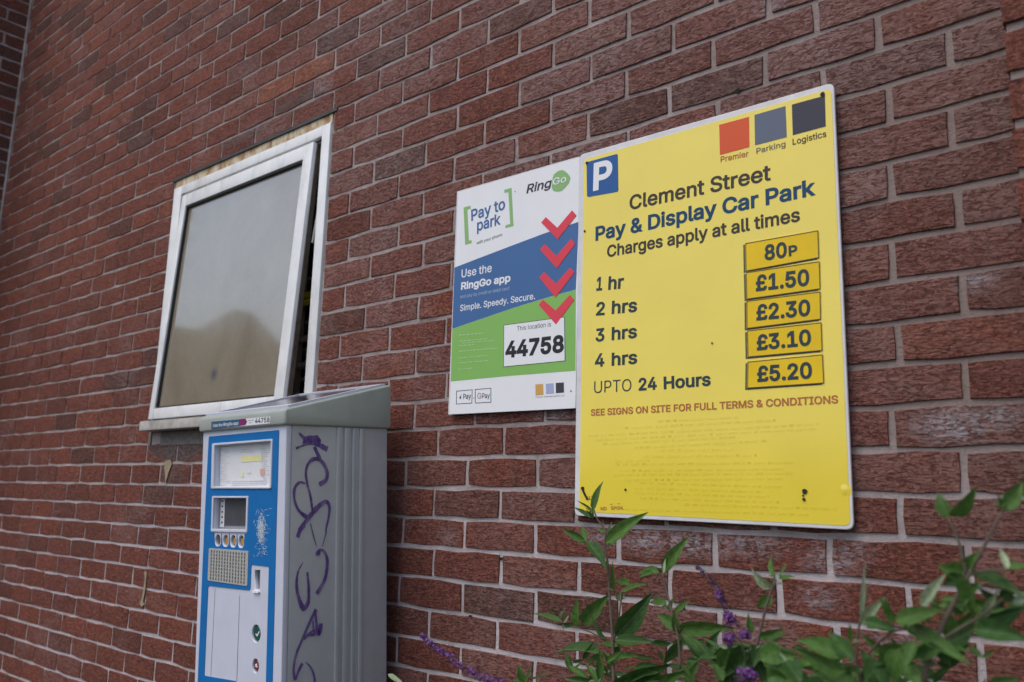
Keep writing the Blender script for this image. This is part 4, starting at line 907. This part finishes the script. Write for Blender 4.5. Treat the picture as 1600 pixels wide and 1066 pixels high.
# ---------------------------------------------------------------- butterfly bushes
def leaf_mesh(i):
    rnd = random.Random(40+i); n = 6; vs = []; fs = []
    for k in range(n+1):
        t = k/n; w = (t**.70*(1-t)**1.25)/.2445*.5 if 0 < k < n else (.03 if k == 0 else .004)
        cz = -(.10+.09*i)*t*t+rnd.uniform(-.02, .02)+.06*math.sin(t*5+i); cy = .16*math.sin(t*2.6+i*1.7)*t
        up_ = .30+.12*rnd.random()
        for s in (-1, -.5, 0, .5, 1):
            vs.append((t, cy+s*w*(1+rnd.uniform(-.04, .04)), cz+up_*abs(s)*w*1.2+(rnd.uniform(-.012, .012) if abs(s) == 1 else 0)))
    for k in range(n):
        for s in range(4): a = k*5+s; fs.append((a, a+5, a+6, a+1))
    return mesh_of('leaf', vs, fs, True)
def leaf_mat(name, top, under):
    m, nt, p = new_mat(name); g = nt.nodes.new('ShaderNodeNewGeometry'); tc = nt.nodes.new('ShaderNodeTexCoord'); oi = nt.nodes.new('ShaderNodeObjectInfo')
    sx = nt.nodes.new('ShaderNodeSeparateXYZ'); nt.links.new(tc.outputs['Object'], sx.inputs[0])
    n = noise(nt, 6, 5, .6, 0, tc.outputs['Object']); c = mix(nt, ramp(nt, n.outputs[0], [(.35, 0.0), (.7, 1.0)]).outputs[0], tuple(v*.6 for v in top), tuple(v*1.45 for v in top))
    c = mix(nt, math_(nt, 'MULTIPLY', oi.outputs['Random'], .55), c, (.055,.10,.03))
    rib = math_(nt, 'LESS_THAN', math_(nt, 'ABSOLUTE', sx.outputs[1]), .022)
    v = math_(nt, 'SINE', math_(nt, 'MULTIPLY', math_(nt, 'SUBTRACT', sx.outputs[0], math_(nt, 'MULTIPLY', math_(nt, 'ABSOLUTE', sx.outputs[1]), .55)), 75))
    c = mix(nt, math_(nt, 'MULTIPLY', math_(nt, 'GREATER_THAN', v, .8), .25), c, tuple(min(1, q*2) for q in top))
    c = mix(nt, math_(nt, 'MULTIPLY', rib, .55), c, (.16,.22,.09))
    c = mix(nt, g.outputs['Backfacing'], c, under)
    nt.links.new(c, p.inputs['Base Color']); p.inputs['Roughness'].default_value = .58; p.inputs['Specular IOR Level'].default_value = .22
    tr = nt.nodes.new('ShaderNodeBsdfTranslucent'); nt.links.new(c, tr.inputs[0]); ms = nt.nodes.new('ShaderNodeMixShader'); ms.inputs[0].default_value = .22
    out = nt.nodes['Material Output']; nt.links.new(p.outputs[0], ms.inputs[1]); nt.links.new(tr.outputs[0], ms.inputs[2]); nt.links.new(ms.outputs[0], out.inputs[0])
    b_ = math_(nt, 'MULTIPLY', v, .3); bump(nt, p, b_, .4, .0006); return m
LEAFG = leaf_mat('leaf_green', (.078,.165,.032), (.21,.28,.14)); LEAFD = leaf_mat('leaf_dark', (.038,.095,.022), (.17,.22,.11)); LEAFP = leaf_mat('leaf_pale', (.36,.43,.27), (.44,.49,.38))
LM = {}
for nm, mt in (('g', LEAFG), ('d', LEAFD), ('p', LEAFP)):
    LM[nm] = [leaf_mesh(i) for i in range(5)]
    for m in LM[nm]: m.materials.append(mt)
STEM = plain('stem_bark', (.10,.085,.055), .8, var=.3, scale=80); STEMB = plain('brown_twig', (.13,.09,.07), .85, var=.3, scale=80)
LR = random.Random(21)
def leaf(par, a, b_, w, kind, d0, d1=None, roll=None):
    """a: base pixel, b_: tip pixel, w: width in pixels at the leaf's distance"""
    if d1 is None: d1 = d0+LR.uniform(-.025, .02)
    A, B = at(a[0], a[1], d0), at(b_[0], b_[1], d1)
    ex = B-A; L_ = ex.length; ex.normalize(); view = (CAM-A).normalized()
    n = (view+Vector((LR.gauss(0, .5), LR.gauss(0, .3), LR.gauss(.35, .5))))
    if roll is not None: n = view+ex.cross(view)*roll
    n = (n-ex*n.dot(ex)).normalized(); ey = n.cross(ex)
    wid = w*(CAM-A).length/FPX*.84
    X = Matrix((ex*L_, ey*wid, n*min(L_*.6, wid*1.6))).transposed().to_4x4(); X.translation = A
    mk('leaf', LM[kind][LR.randrange(5)], None, par, X)
def stem(par, pts, r0, r1, mat=STEM, nm='stem'):
    n = len(pts); P3 = [at(p[0], p[1], p[2]) for p in pts]
    out = []
    for i in range(n-1):
        for k in range(4):
            a, b_, c, d = P3[max(i-1, 0)], P3[i], P3[i+1], P3[min(i+2, n-1)]; t = k/4
            out.append(.5*((2*b_)+(c-a)*t+(2*a-5*b_+4*c-d)*t*t+(3*b_-a-3*c+d)*t**3))
    out.append(P3[-1]); rr = [r0+(r1-r0)*i/(len(out)-1) for i in range(len(out))]
    b = MB(); b.tube(out, rr, 7); b.build(nm, mat, par, smooth=True)
def spike(par, pts, rad, n, cols, dens=1):
    """flower spike: hundreds of four-petalled florets round an axis"""
    b = MB(); P3 = [at(*p) for p in pts]
    for i in range(n):
        t = LR.random()**dens*(len(P3)-1); k = min(int(t), len(P3)-2); f = t-k; c = P3[k]*(1-f)+P3[k+1]*f
        r = rad*(1-.55*t/(len(P3)-1)) if len(P3) > 1 else rad
        v = Vector((LR.gauss(0, 1), LR.gauss(0, 1), LR.gauss(0, 1))).normalized(); c = c+v*r*LR.uniform(.35, 1.0)
        a = v.orthogonal().normalized(); a2 = v.cross(a); s = LR.uniform(.0016, .0030); th0 = LR.random()*3
        for q in range(4):
            an = th0+q*math.pi/2; d1 = a*math.cos(an)+a2*math.sin(an); d2 = a*math.cos(an+.55)+a2*math.sin(an+.55); d3 = a*math.cos(an-.55)+a2*math.sin(an-.55)
            b.add([c, c+d3*s+v*s*.2, c+d1*s*1.5+v*s*.35, c+d2*s+v*s*.2], [(0,1,2,3)])
        b.add([c-v*s*1.8+a*.0004, c-v*s*1.8-a*.0004, c], [(0,1,2)])
    b.build('flower_spike', cols, par)
def petal(name, c1, c2):
    m, nt, p = new_mat(name); n = noise(nt, 180, 3, .6, 0, pos(nt)); f = ramp(nt, n.outputs[0], [(.35, c1), (.65, c2)]); nt.links.new(f.outputs[0], p.inputs['Base Color']); p.inputs['Roughness'].default_value = .7; return m
PUR = petal('purple_petals', (.085,.022,.13), (.21,.065,.27)); PUD = petal('withered_petals', (.05,.03,.06), (.12,.06,.13))
zA = lambda x, y: (800+x/3.27, 740+y/3.27); zB = lambda x, y: (1200+x/3.27, 740+y/3.27); zC = lambda x, y: (880+x/3.728, 780+y/3.728); zD = lambda x, y: (590+x/3.726, 780+y/3.726)
def leaves(par, f, lst, d):
    for a, b_, w, k in lst:
        A_, B_ = f(*a), f(*b_); dd = d+LR.uniform(-.02, .02); leaf(par, A_, B_, w/(3.27 if f in (zA, zB) else 3.728), k, dd)
        for _ in range(LR.choice((0, 1, 1, 2))):
            L_ = LR.uniform(7, 20); an = math.atan2(B_[1]-A_[1], B_[0]-A_[0])+LR.choice((-1, 1))*LR.uniform(.4, 1.6)
            if an > 0 and LR.random() < .6: an = -an
            leaf(par, A_, (A_[0]+math.cos(an)*L_, A_[1]+math.sin(an)*L_), L_*LR.uniform(.22, .38), LR.choice('gggp'), dd+.003)
def fill(par, d, n, x0, x1, y0, y1, size, kinds='dddg'):
    """darker inner foliage in pairs along short twigs"""
    for _ in range(n):
        t = LR.random(); x = LR.uniform(x0, x1); y = LR.uniform(y0, y1); dd = d+LR.uniform(-.05, .07)
        for s in (-1, 1):
            an = -math.pi/2+s*LR.uniform(.5, 1.7)+LR.gauss(0, .2); L_ = size*LR.uniform(.5, 1.25)
            leaf(par, (x, y), (x+math.cos(an)*L_, y+math.sin(an)*L_), L_*LR.uniform(.24, .36), LR.choice(kinds), dd)
def skirt(par, cx, Yc, n, spread, z0, z1, kinds='ggd'):
    """foliage and stems between the frame edge and the soil"""
    for i in range(max(3, n//12)):
        x, y = cx+LR.gauss(0, spread*.5), Yc+LR.gauss(0, .05)
        b = MB(); b.tube([(cx+LR.gauss(0, .06), Yc+.03, 0), ((x+cx)/2, y, (z0+z1)/2), (x, y, z1)], [.006, .005, .0035], 6); b.build('stem', STEM, par, smooth=True)
    for i in range(n):
        A = Vector((cx+LR.gauss(0, spread), Yc+LR.gauss(0, .07), LR.uniform(z0, z1))); an = LR.uniform(0, 6.28); ex = Vector((math.cos(an), -abs(math.sin(an))*.7, LR.uniform(-.5, .5))).normalized()
        L_ = LR.uniform(.06, .12); wid = L_*LR.uniform(.28, .38); n_ = Vector((LR.gauss(0, .3), -.4, 1)); n_ = (n_-ex*n_.dot(ex)).normalized()
        X = Matrix((ex*L_, n_.cross(ex)*wid, n_*wid*1.5)).transposed().to_4x4(); X.translation = A; mk('leaf', LM[LR.choice(kinds)][LR.randrange(5)], None, par, X)
# bush 1: slender, in front of the yellow sign's lower left corner
DA = -.20
p_ = at(945, 1066, DA)
ba = empty('butterfly_bush', (p_.x, DA, 0), 'slender upright leafy shrub whose tip crosses the lower left corner of the yellow board', 'shrub', 'butterfly bushes growing at the foot of the wall')
stem(ba, [(*zA(520,1100), DA), (*zA(515,850), DA), (*zA(500,640), DA), (*zA(490,470), DA), (*zA(475,370), DA), (*zA(478,300), DA), (*zA(432,225), DA), (*zA(418,180), DA)], .0034, .0012, STEMB)
stem(ba, [(*zA(520,860), DA), (*zA(545,740), DA), (*zA(560,630), DA), (*zA(572,590), DA)], .002, .001)
stem(ba, [(*zA(480,850), DA), (*zA(400,810), DA), (*zA(340,790), DA), (*zA(265,770), DA)], .0018, .001)
stem(ba, [(*zA(485,480), DA), (*zA(440,420), DA), (*zA(390,360), DA), (*zA(365,335), DA)], .0018, .001)
stem(ba, [(*zA(860,1000), DA-.02), (*zA(850,850), DA-.02), (*zA(815,700), DA-.02), (*zA(790,600), DA-.02), (*zA(768,505), DA-.02)], .0022, .0012, STEMB)
leaves(ba, zA, [((412,195),(456,33),42,'g'),((415,228),(308,168),24,'d'),((410,185),(330,135),12,'g'),((478,355),(694,200),72,'g'),((480,300),(458,232),14,'p'),((488,300),(512,245),14,'p'),
    ((372,342),(250,280),46,'g'),((378,352),(355,255),36,'g'),((390,350),(478,480),62,'d'),((600,565),(525,535),44,'g'),((560,605),(692,560),34,'g'),((548,650),(556,590),14,'p'),((560,650),(575,600),14,'p'),((540,650),(530,600),12,'g'),
    ((528,835),(722,640),112,'d'),((525,850),(716,858),58,'d'),((345,785),(318,635),58,'g'),((360,765),(485,618),78,'g'),((255,758),(108,702),36,'g'),((262,772),(310,778),30,'d'),((235,745),(200,680),16,'g'),((250,740),(270,690),24,'g'),((482,840),(398,735),38,'d'),
    ((460,925),(208,890),100,'d'),((470,935),(370,955),40,'g'),((435,1070),(378,958),32,'g'),((450,1066),(442,900),44,'g'),((480,962),(572,912),40,'g'),((490,960),(560,900),30,'g'),((500,1010),(470,905),30,'g'),
    ((520,1075),(800,985),120,'d'),((425,1075),(262,1050),52,'d'),((768,502),(906,325),64,'g'),((755,505),(640,498),52,'g'),((775,510),(785,432),16,'p'),((792,672),(690,648),52,'g'),((812,700),(820,620),36,'g'),((835,708),(905,648),36,'g'),((842,785),(735,722),62,'g'),((855,780),(1132,790),82,'g'),
    ((800,700),(775,650),14,'p'),((845,820),(830,700),40,'g'),((872,848),(772,992),58,'d'),((898,1070),(880,970),34,'g'),((915,1040),(925,905),60,'g'),((520,600),(512,450),24,'g'),((505,560),(480,470),22,'g'),((430,1000),(395,980),24,'p'),((600,1066),(740,1010),90,'d'),((640,1100),(900,1010),80,'g'),((490,470),(440,420),20,'g'),((720,500),(650,520),30,'g')], DA)
spike(ba, [(*zA(1118,770), DA-.02), (*zA(1095,690), DA-.02), (*zA(1060,600), DA-.02), (*zA(1000,530), DA-.02), (*zA(940,475), DA-.02)], .010, 130, PUD, 1.0)
spike(ba, [(*zA(1120,760), DA-.03), (*zA(1105,715), DA-.03)], .015, 95, PUR)
spike(ba, [(*zA(1062,640), DA-.03), (*zA(1050,600), DA-.03)], .009, 24, PUR)
stem(ba, [(*zA(1215,1080), DA-.02), (*zA(1160,900), DA-.02), (*zA(1110,760), DA-.02), (*zA(1000,530), DA-.02), (*zA(930,470), DA-.02)], .0016, .0006, STEMB)
fill(ba, DA+.04, 16, 890, 1090, 1000, 1085, 34, 'ggd')
skirt(ba, p_.x, DA, 60, .10, .75, p_.z-.075)
# fallen/low sprigs with a purple spike, left of bush 1
DL = -.30; p_ = at(790, 1090, DL)
bl = empty('butterfly_bush', (p_.x, DL, 0), 'low shrub with one violet flower spike leaning out beside the ticket machine', 'shrub', 'butterfly bushes growing at the foot of the wall')
spike(bl, [(*zD(720,1075), DL), (*zD(600,1030), DL), (*zD(470,960), DL), (*zD(390,895), DL), (*zD(320,850), DL), (*zD(250,790), DL)], .0125, 330, PUR, 1.2)
stem(bl, [(*zD(1050,1300), DL), (*zD(850,1150), DL), (*zD(600,1030), DL), (*zD(390,895), DL), (*zD(250,790), DL)], .002, .0006)
stem(bl, [(*zD(860,1200), DL), (*zD(845,1090), DL), (*zD(850,1030), DL)], .0016, .0009)
for a, b_, w, k in [((845,1066),(825,965),44,'g'),((860,1066),(892,985),34,'g'),((870,1060),(1000,1005),34,'g'),((60,1018),(160,1085),30,'p'),((860,1075),(780,1050),40,'d')]: leaf(bl, zD(*a), zD(*b_), w/3.726, k, DL)
skirt(bl, p_.x, DL, 40, .10, .6, p_.z-.075)
# bush 2: middle, with round purple heads
DB = -.36; p_ = at(1170, 1090, DB)
bb = empty('butterfly_bush', (p_.x, DB, 0), 'bushy shrub with small purple flower heads below the middle of the yellow board', 'shrub', 'butterfly bushes growing at the foot of the wall')
stem(bb, [(*zC(1080,1100), DB), (*zC(1100,980), DB), (*zC(1145,780), DB), (*zC(1190,600), DB), (*zC(1240,470), DB)], .0028, .0014, STEMB)
leaves(bb, zC, [((1235,452),(1193,312),50,'g'),((1215,525),(1093,418),58,'p'),((1205,560),(1125,632),60,'g'),((1255,462),(1345,448),34,'g'),((1258,452),(1305,368),20,'g'),((1225,500),(1235,430),16,'p'),((1130,805),(1285,758),52,'g'),((1088,790),(1078,668),42,'g'),
    ((1150,860),(1300,955),170,'g'),((1130,870),(1060,980),90,'d'),((1160,930),(1342,900),110,'g'),((1120,940),(1180,1060),90,'d'),((1000,860),(880,930),70,'g'),((960,870),(900,1000),80,'g'),((1030,850),(950,1040),100,'d'),((930,1060),(870,950),60,'g'),((1180,1060),(1330,1000),120,'d'),((1100,870),(960,855),46,'d'),((1040,1000),(900,1066),60,'d'),((1240,1000),(1342,1066),80,'g'),((1150,850),(1110,980),70,'d'),((1090,900),(1020,1000),80,'d'),((740,1060),(700,960),30,'g'),((740,1066),(790,940),46,'g'),((1000,1000),(860,1040),60,'d')], DB)
spike(bb, [(*zC(955,815), DB-.03), (*zC(985,805), DB-.03)], .0125, 70, PUR); spike(bb, [(*zC(1050,790), DB-.03), (*zC(1065,785), DB-.03)], .0115, 55, PUR); spike(bb, [(*zC(1030,1025), DB-.04), (*zC(1080,1015), DB-.04), (*zC(1110,1030), DB-.04)], .0155, 110, PUR)
stem(bb, [(*zC(1080,1100), DB), (*zC(1060,920), DB-.02), (*zC(1030,830), DB-.03), (*zC(970,810), DB-.03)], .0016, .0008)
stem(bb, [(*zC(980,1100), DB), (*zC(960,960), DB), (*zC(930,880), DB)], .0018, .001)
fill(bb, DB+.05, 26, 1090, 1260, 1010, 1085, 42)
skirt(bb, p_.x, DB, 70, .12, .6, p_.z-.075)
# bush 3: right, nearest the camera
DR = -.55; p_ = at(1430, 1090, DR)
br = empty('butterfly_bush', (p_.x, DR, 0), 'largest, nearest shrub with broad soft green leaves and a brown branch at the right', 'shrub', 'butterfly bushes growing at the foot of the wall')
stem(br, [(*zB(780,1100), DR), (*zB(850,870), DR), (*zB(930,700), DR), (*zB(1020,530), DR), (*zB(1100,380), DR), (*zB(1200,190), DR)], .0032, .0014, STEMB)
stem(br, [(*zB(1015,520), DR), (*zB(975,350), DR), (*zB(922,232), DR)], .0020, .0012)
stem(br, [(*zB(840,880), DR), (*zB(1000,780), DR), (*zB(1090,730), DR), (*zB(1200,640), DR)], .0022, .0014)
stem(br, [(*zB(485,1100), DR+.06), (*zB(452,950), DR+.06), (*zB(462,800), DR+.06), (*zB(490,690), DR+.06), (*zB(520,560), DR+.06)], .0022, .0009)
stem(br, [(*zB(500,935), DR+.05), (*zB(570,860), DR+.04), (*zB(660,800), DR+.02), (*zB(760,800), DR), (*zB(850,870), DR)], .0012, .0018, STEMB)
stem(br, [(*zB(1020,520), DR), (*zB(1120,495), DR), (*zB(1230,490), DR)], .0018, .0012)
leaves(br, zB, [((1195,185),(1320,45),74,'g'),((1190,175),(1180,105),22,'g'),((930,215),(1082,78),78,'g'),((920,225),(868,95),66,'g'),((1005,515),(878,462),84,'g'),((1000,520),(900,580),70,'d'),((1012,505),(1055,408),56,'g'),((1022,535),(1020,742),104,'g'),
    ((1030,525),(1330,592),112,'d'),((1225,492),(1188,368),34,'p'),((1235,485),(1340,470),46,'g'),((1092,732),(1182,598),40,'p'),((1100,745),(1330,700),84,'d'),((1050,800),(1330,825),96,'d'),((1190,645),(1262,585),66,'d'),((1240,660),(1330,640),40,'p'),
    ((780,675),(908,518),52,'p'),((655,755),(875,680),84,'g'),((640,765),(568,632),40,'g'),((655,760),(590,640),46,'g'),((695,790),(1045,955),84,'g'),((650,800),(480,762),52,'d'),((690,880),(560,1030),130,'g'),((680,900),(620,1066),110,'g'),((440,955),(296,798),84,'d'),((425,945),(125,835),92,'g'),((430,862),(412,768),30,'g'),
    ((405,1000),(110,915),104,'g'),((450,1090),(210,990),130,'g'),((600,1100),(470,900),100,'d'),((900,900),(735,942),80,'d'),((60,900),(-40,960),110,'g'),((150,1100),(-20,950),150,'g'),((475,770),(590,640),50,'p'),((475,765),(498,455),22,'p'),((500,760),(610,790),66,'d'),((1050,560),(1000,660),50,'g'),((860,880),(930,980),60,'d'),((930,860),(1060,790),90,'d'),((830,760),(700,740),40,'g'),
    ((760,860),(690,1000),60,'g'),((940,720),(900,860),80,'g'),((1150,560),(1250,560),60,'d'),((300,1080),(120,1090),90,'d'),((1100,1100),(1300,1050),60,'g'),((700,1000),(790,1080),70,'g'),((90,960),(180,1066),100,'d'),((20,860),(80,800),50,'g'),((560,960),(470,1070),90,'d'),((0,1000),(110,1100),90,'g')], DR)
fill(br, DR+.08, 26, 1250, 1470, 1020, 1090, 50, 'gdg'); fill(br, DR+.05, 14, 1440, 1620, 930, 1030, 46, 'ggd')
skirt(br, p_.x, DR, 90, .16, .5, p_.z-.075)

# ---------------------------------------------------------------- car park surroundings behind the camera (seen only as reflections)
HD = Vector((-.862, -.507, 0)); HT = Vector((.507, -.862, 0)); HO = Vector((-28.5, -16.4, 0))
HM = Matrix((HT, HD, Vector((0, 0, 1)))).transposed().to_4x4(); HM.translation = HO
hb_ = empty('house', HO, 'long brick building with small front gable, mirrored low in the window pane', 'house')
FB = plain('far_brick', (.15,.10,.075), .9, var=.3, scale=4); RT = plain('roof_tiles', (.08,.06,.05), .9, var=.3, scale=5); WG = plain('far_glass', (.05,.06,.07), .2)
b = MB(); b.box((-11, 0, 0), (12, 9, 8.9), HM); b.build('wall', FB, hb_)
b = MB(); b.box((-11.3, -.3, 8.9), (12.3, 9.3, 9.2), HM)
b.add([HM@Vector(v) for v in ((-1.9,-.25,9.2),(1.3,-.25,9.2),(.0,-.25,10.3),(-.7,-.25,10.3),(-1.9,5,9.2),(1.3,5,9.2),(.0,5,10.3),(-.7,5,10.3))], [(0,1,2,3),(7,6,5,4),(1,5,6,2),(0,3,7,4),(3,2,6,7)])
b.build('roof', RT, hb_)
for x in (-9, -5.5, 3.2, 6.5, 9.5):
    for z in (1.0, 3.8, 6.5):
        b = MB(); b.box((x, -.05, z), (x+1.3, .0, z+1.4), HM); b.build('window', WG, hb_)
TL = plain('far_foliage', (.05,.075,.03), .9, var=.5, scale=3); TR = random.Random(77)
def tree(x, y, h, r, lab):
    t = empty('tree', (x, y, 0), lab, 'tree'); b = MB(); b.tube([(x, y, 0), (x+.1, y, h*.4), (x, y+.1, h*.8)], [.22, .16, .06], 8); b.build('trunk', STEMB, t, smooth=True)
    b = MB()
    for i in range(900):
        v = Vector((TR.gauss(0, 1), TR.gauss(0, 1), TR.gauss(0, 1))).normalized()*TR.random()**.4
        c = Vector((x+v.x*r, y+v.y*r, h*.62+v.z*h*.40)); n = Vector((TR.gauss(0,1), TR.gauss(0,1), TR.gauss(0,1))).normalized(); a = n.orthogonal().normalized(); s = TR.uniform(.15, .35)
        bb_ = n.cross(a); b.add([c+a*s, c+bb_*s*.6, c-a*s, c-bb_*s*.6], [(0,1,2,3)])
    b.build('crown', TL, t)
tree(8, -38, 5.6, 3.0, 'tallest leafy tree across the car park behind the viewpoint')
hd = MB()
for i in range(5200):
    x = TR.uniform(-70, 60); y = TR.uniform(-53, -51); z = TR.uniform(0, 4.3+.5*math.sin(x*.35)); n = Vector((TR.gauss(0,1), TR.gauss(0,1), TR.gauss(0,1))).normalized(); a = n.orthogonal().normalized(); s = TR.uniform(.35, .6)
    q = n.cross(a); cc = Vector((x, y, z)); hd.add([cc+a*s, cc+q*s*.7, cc-a*s, cc-q*s*.7], [(0,1,2,3)])
hd.box((-70, -52.6, 0), (60, -51.6, 3.8))
tag(hd.build('hedge', TL, None, centre=False), 'tall clipped hedge closing the car park behind the viewpoint', 'hedge')
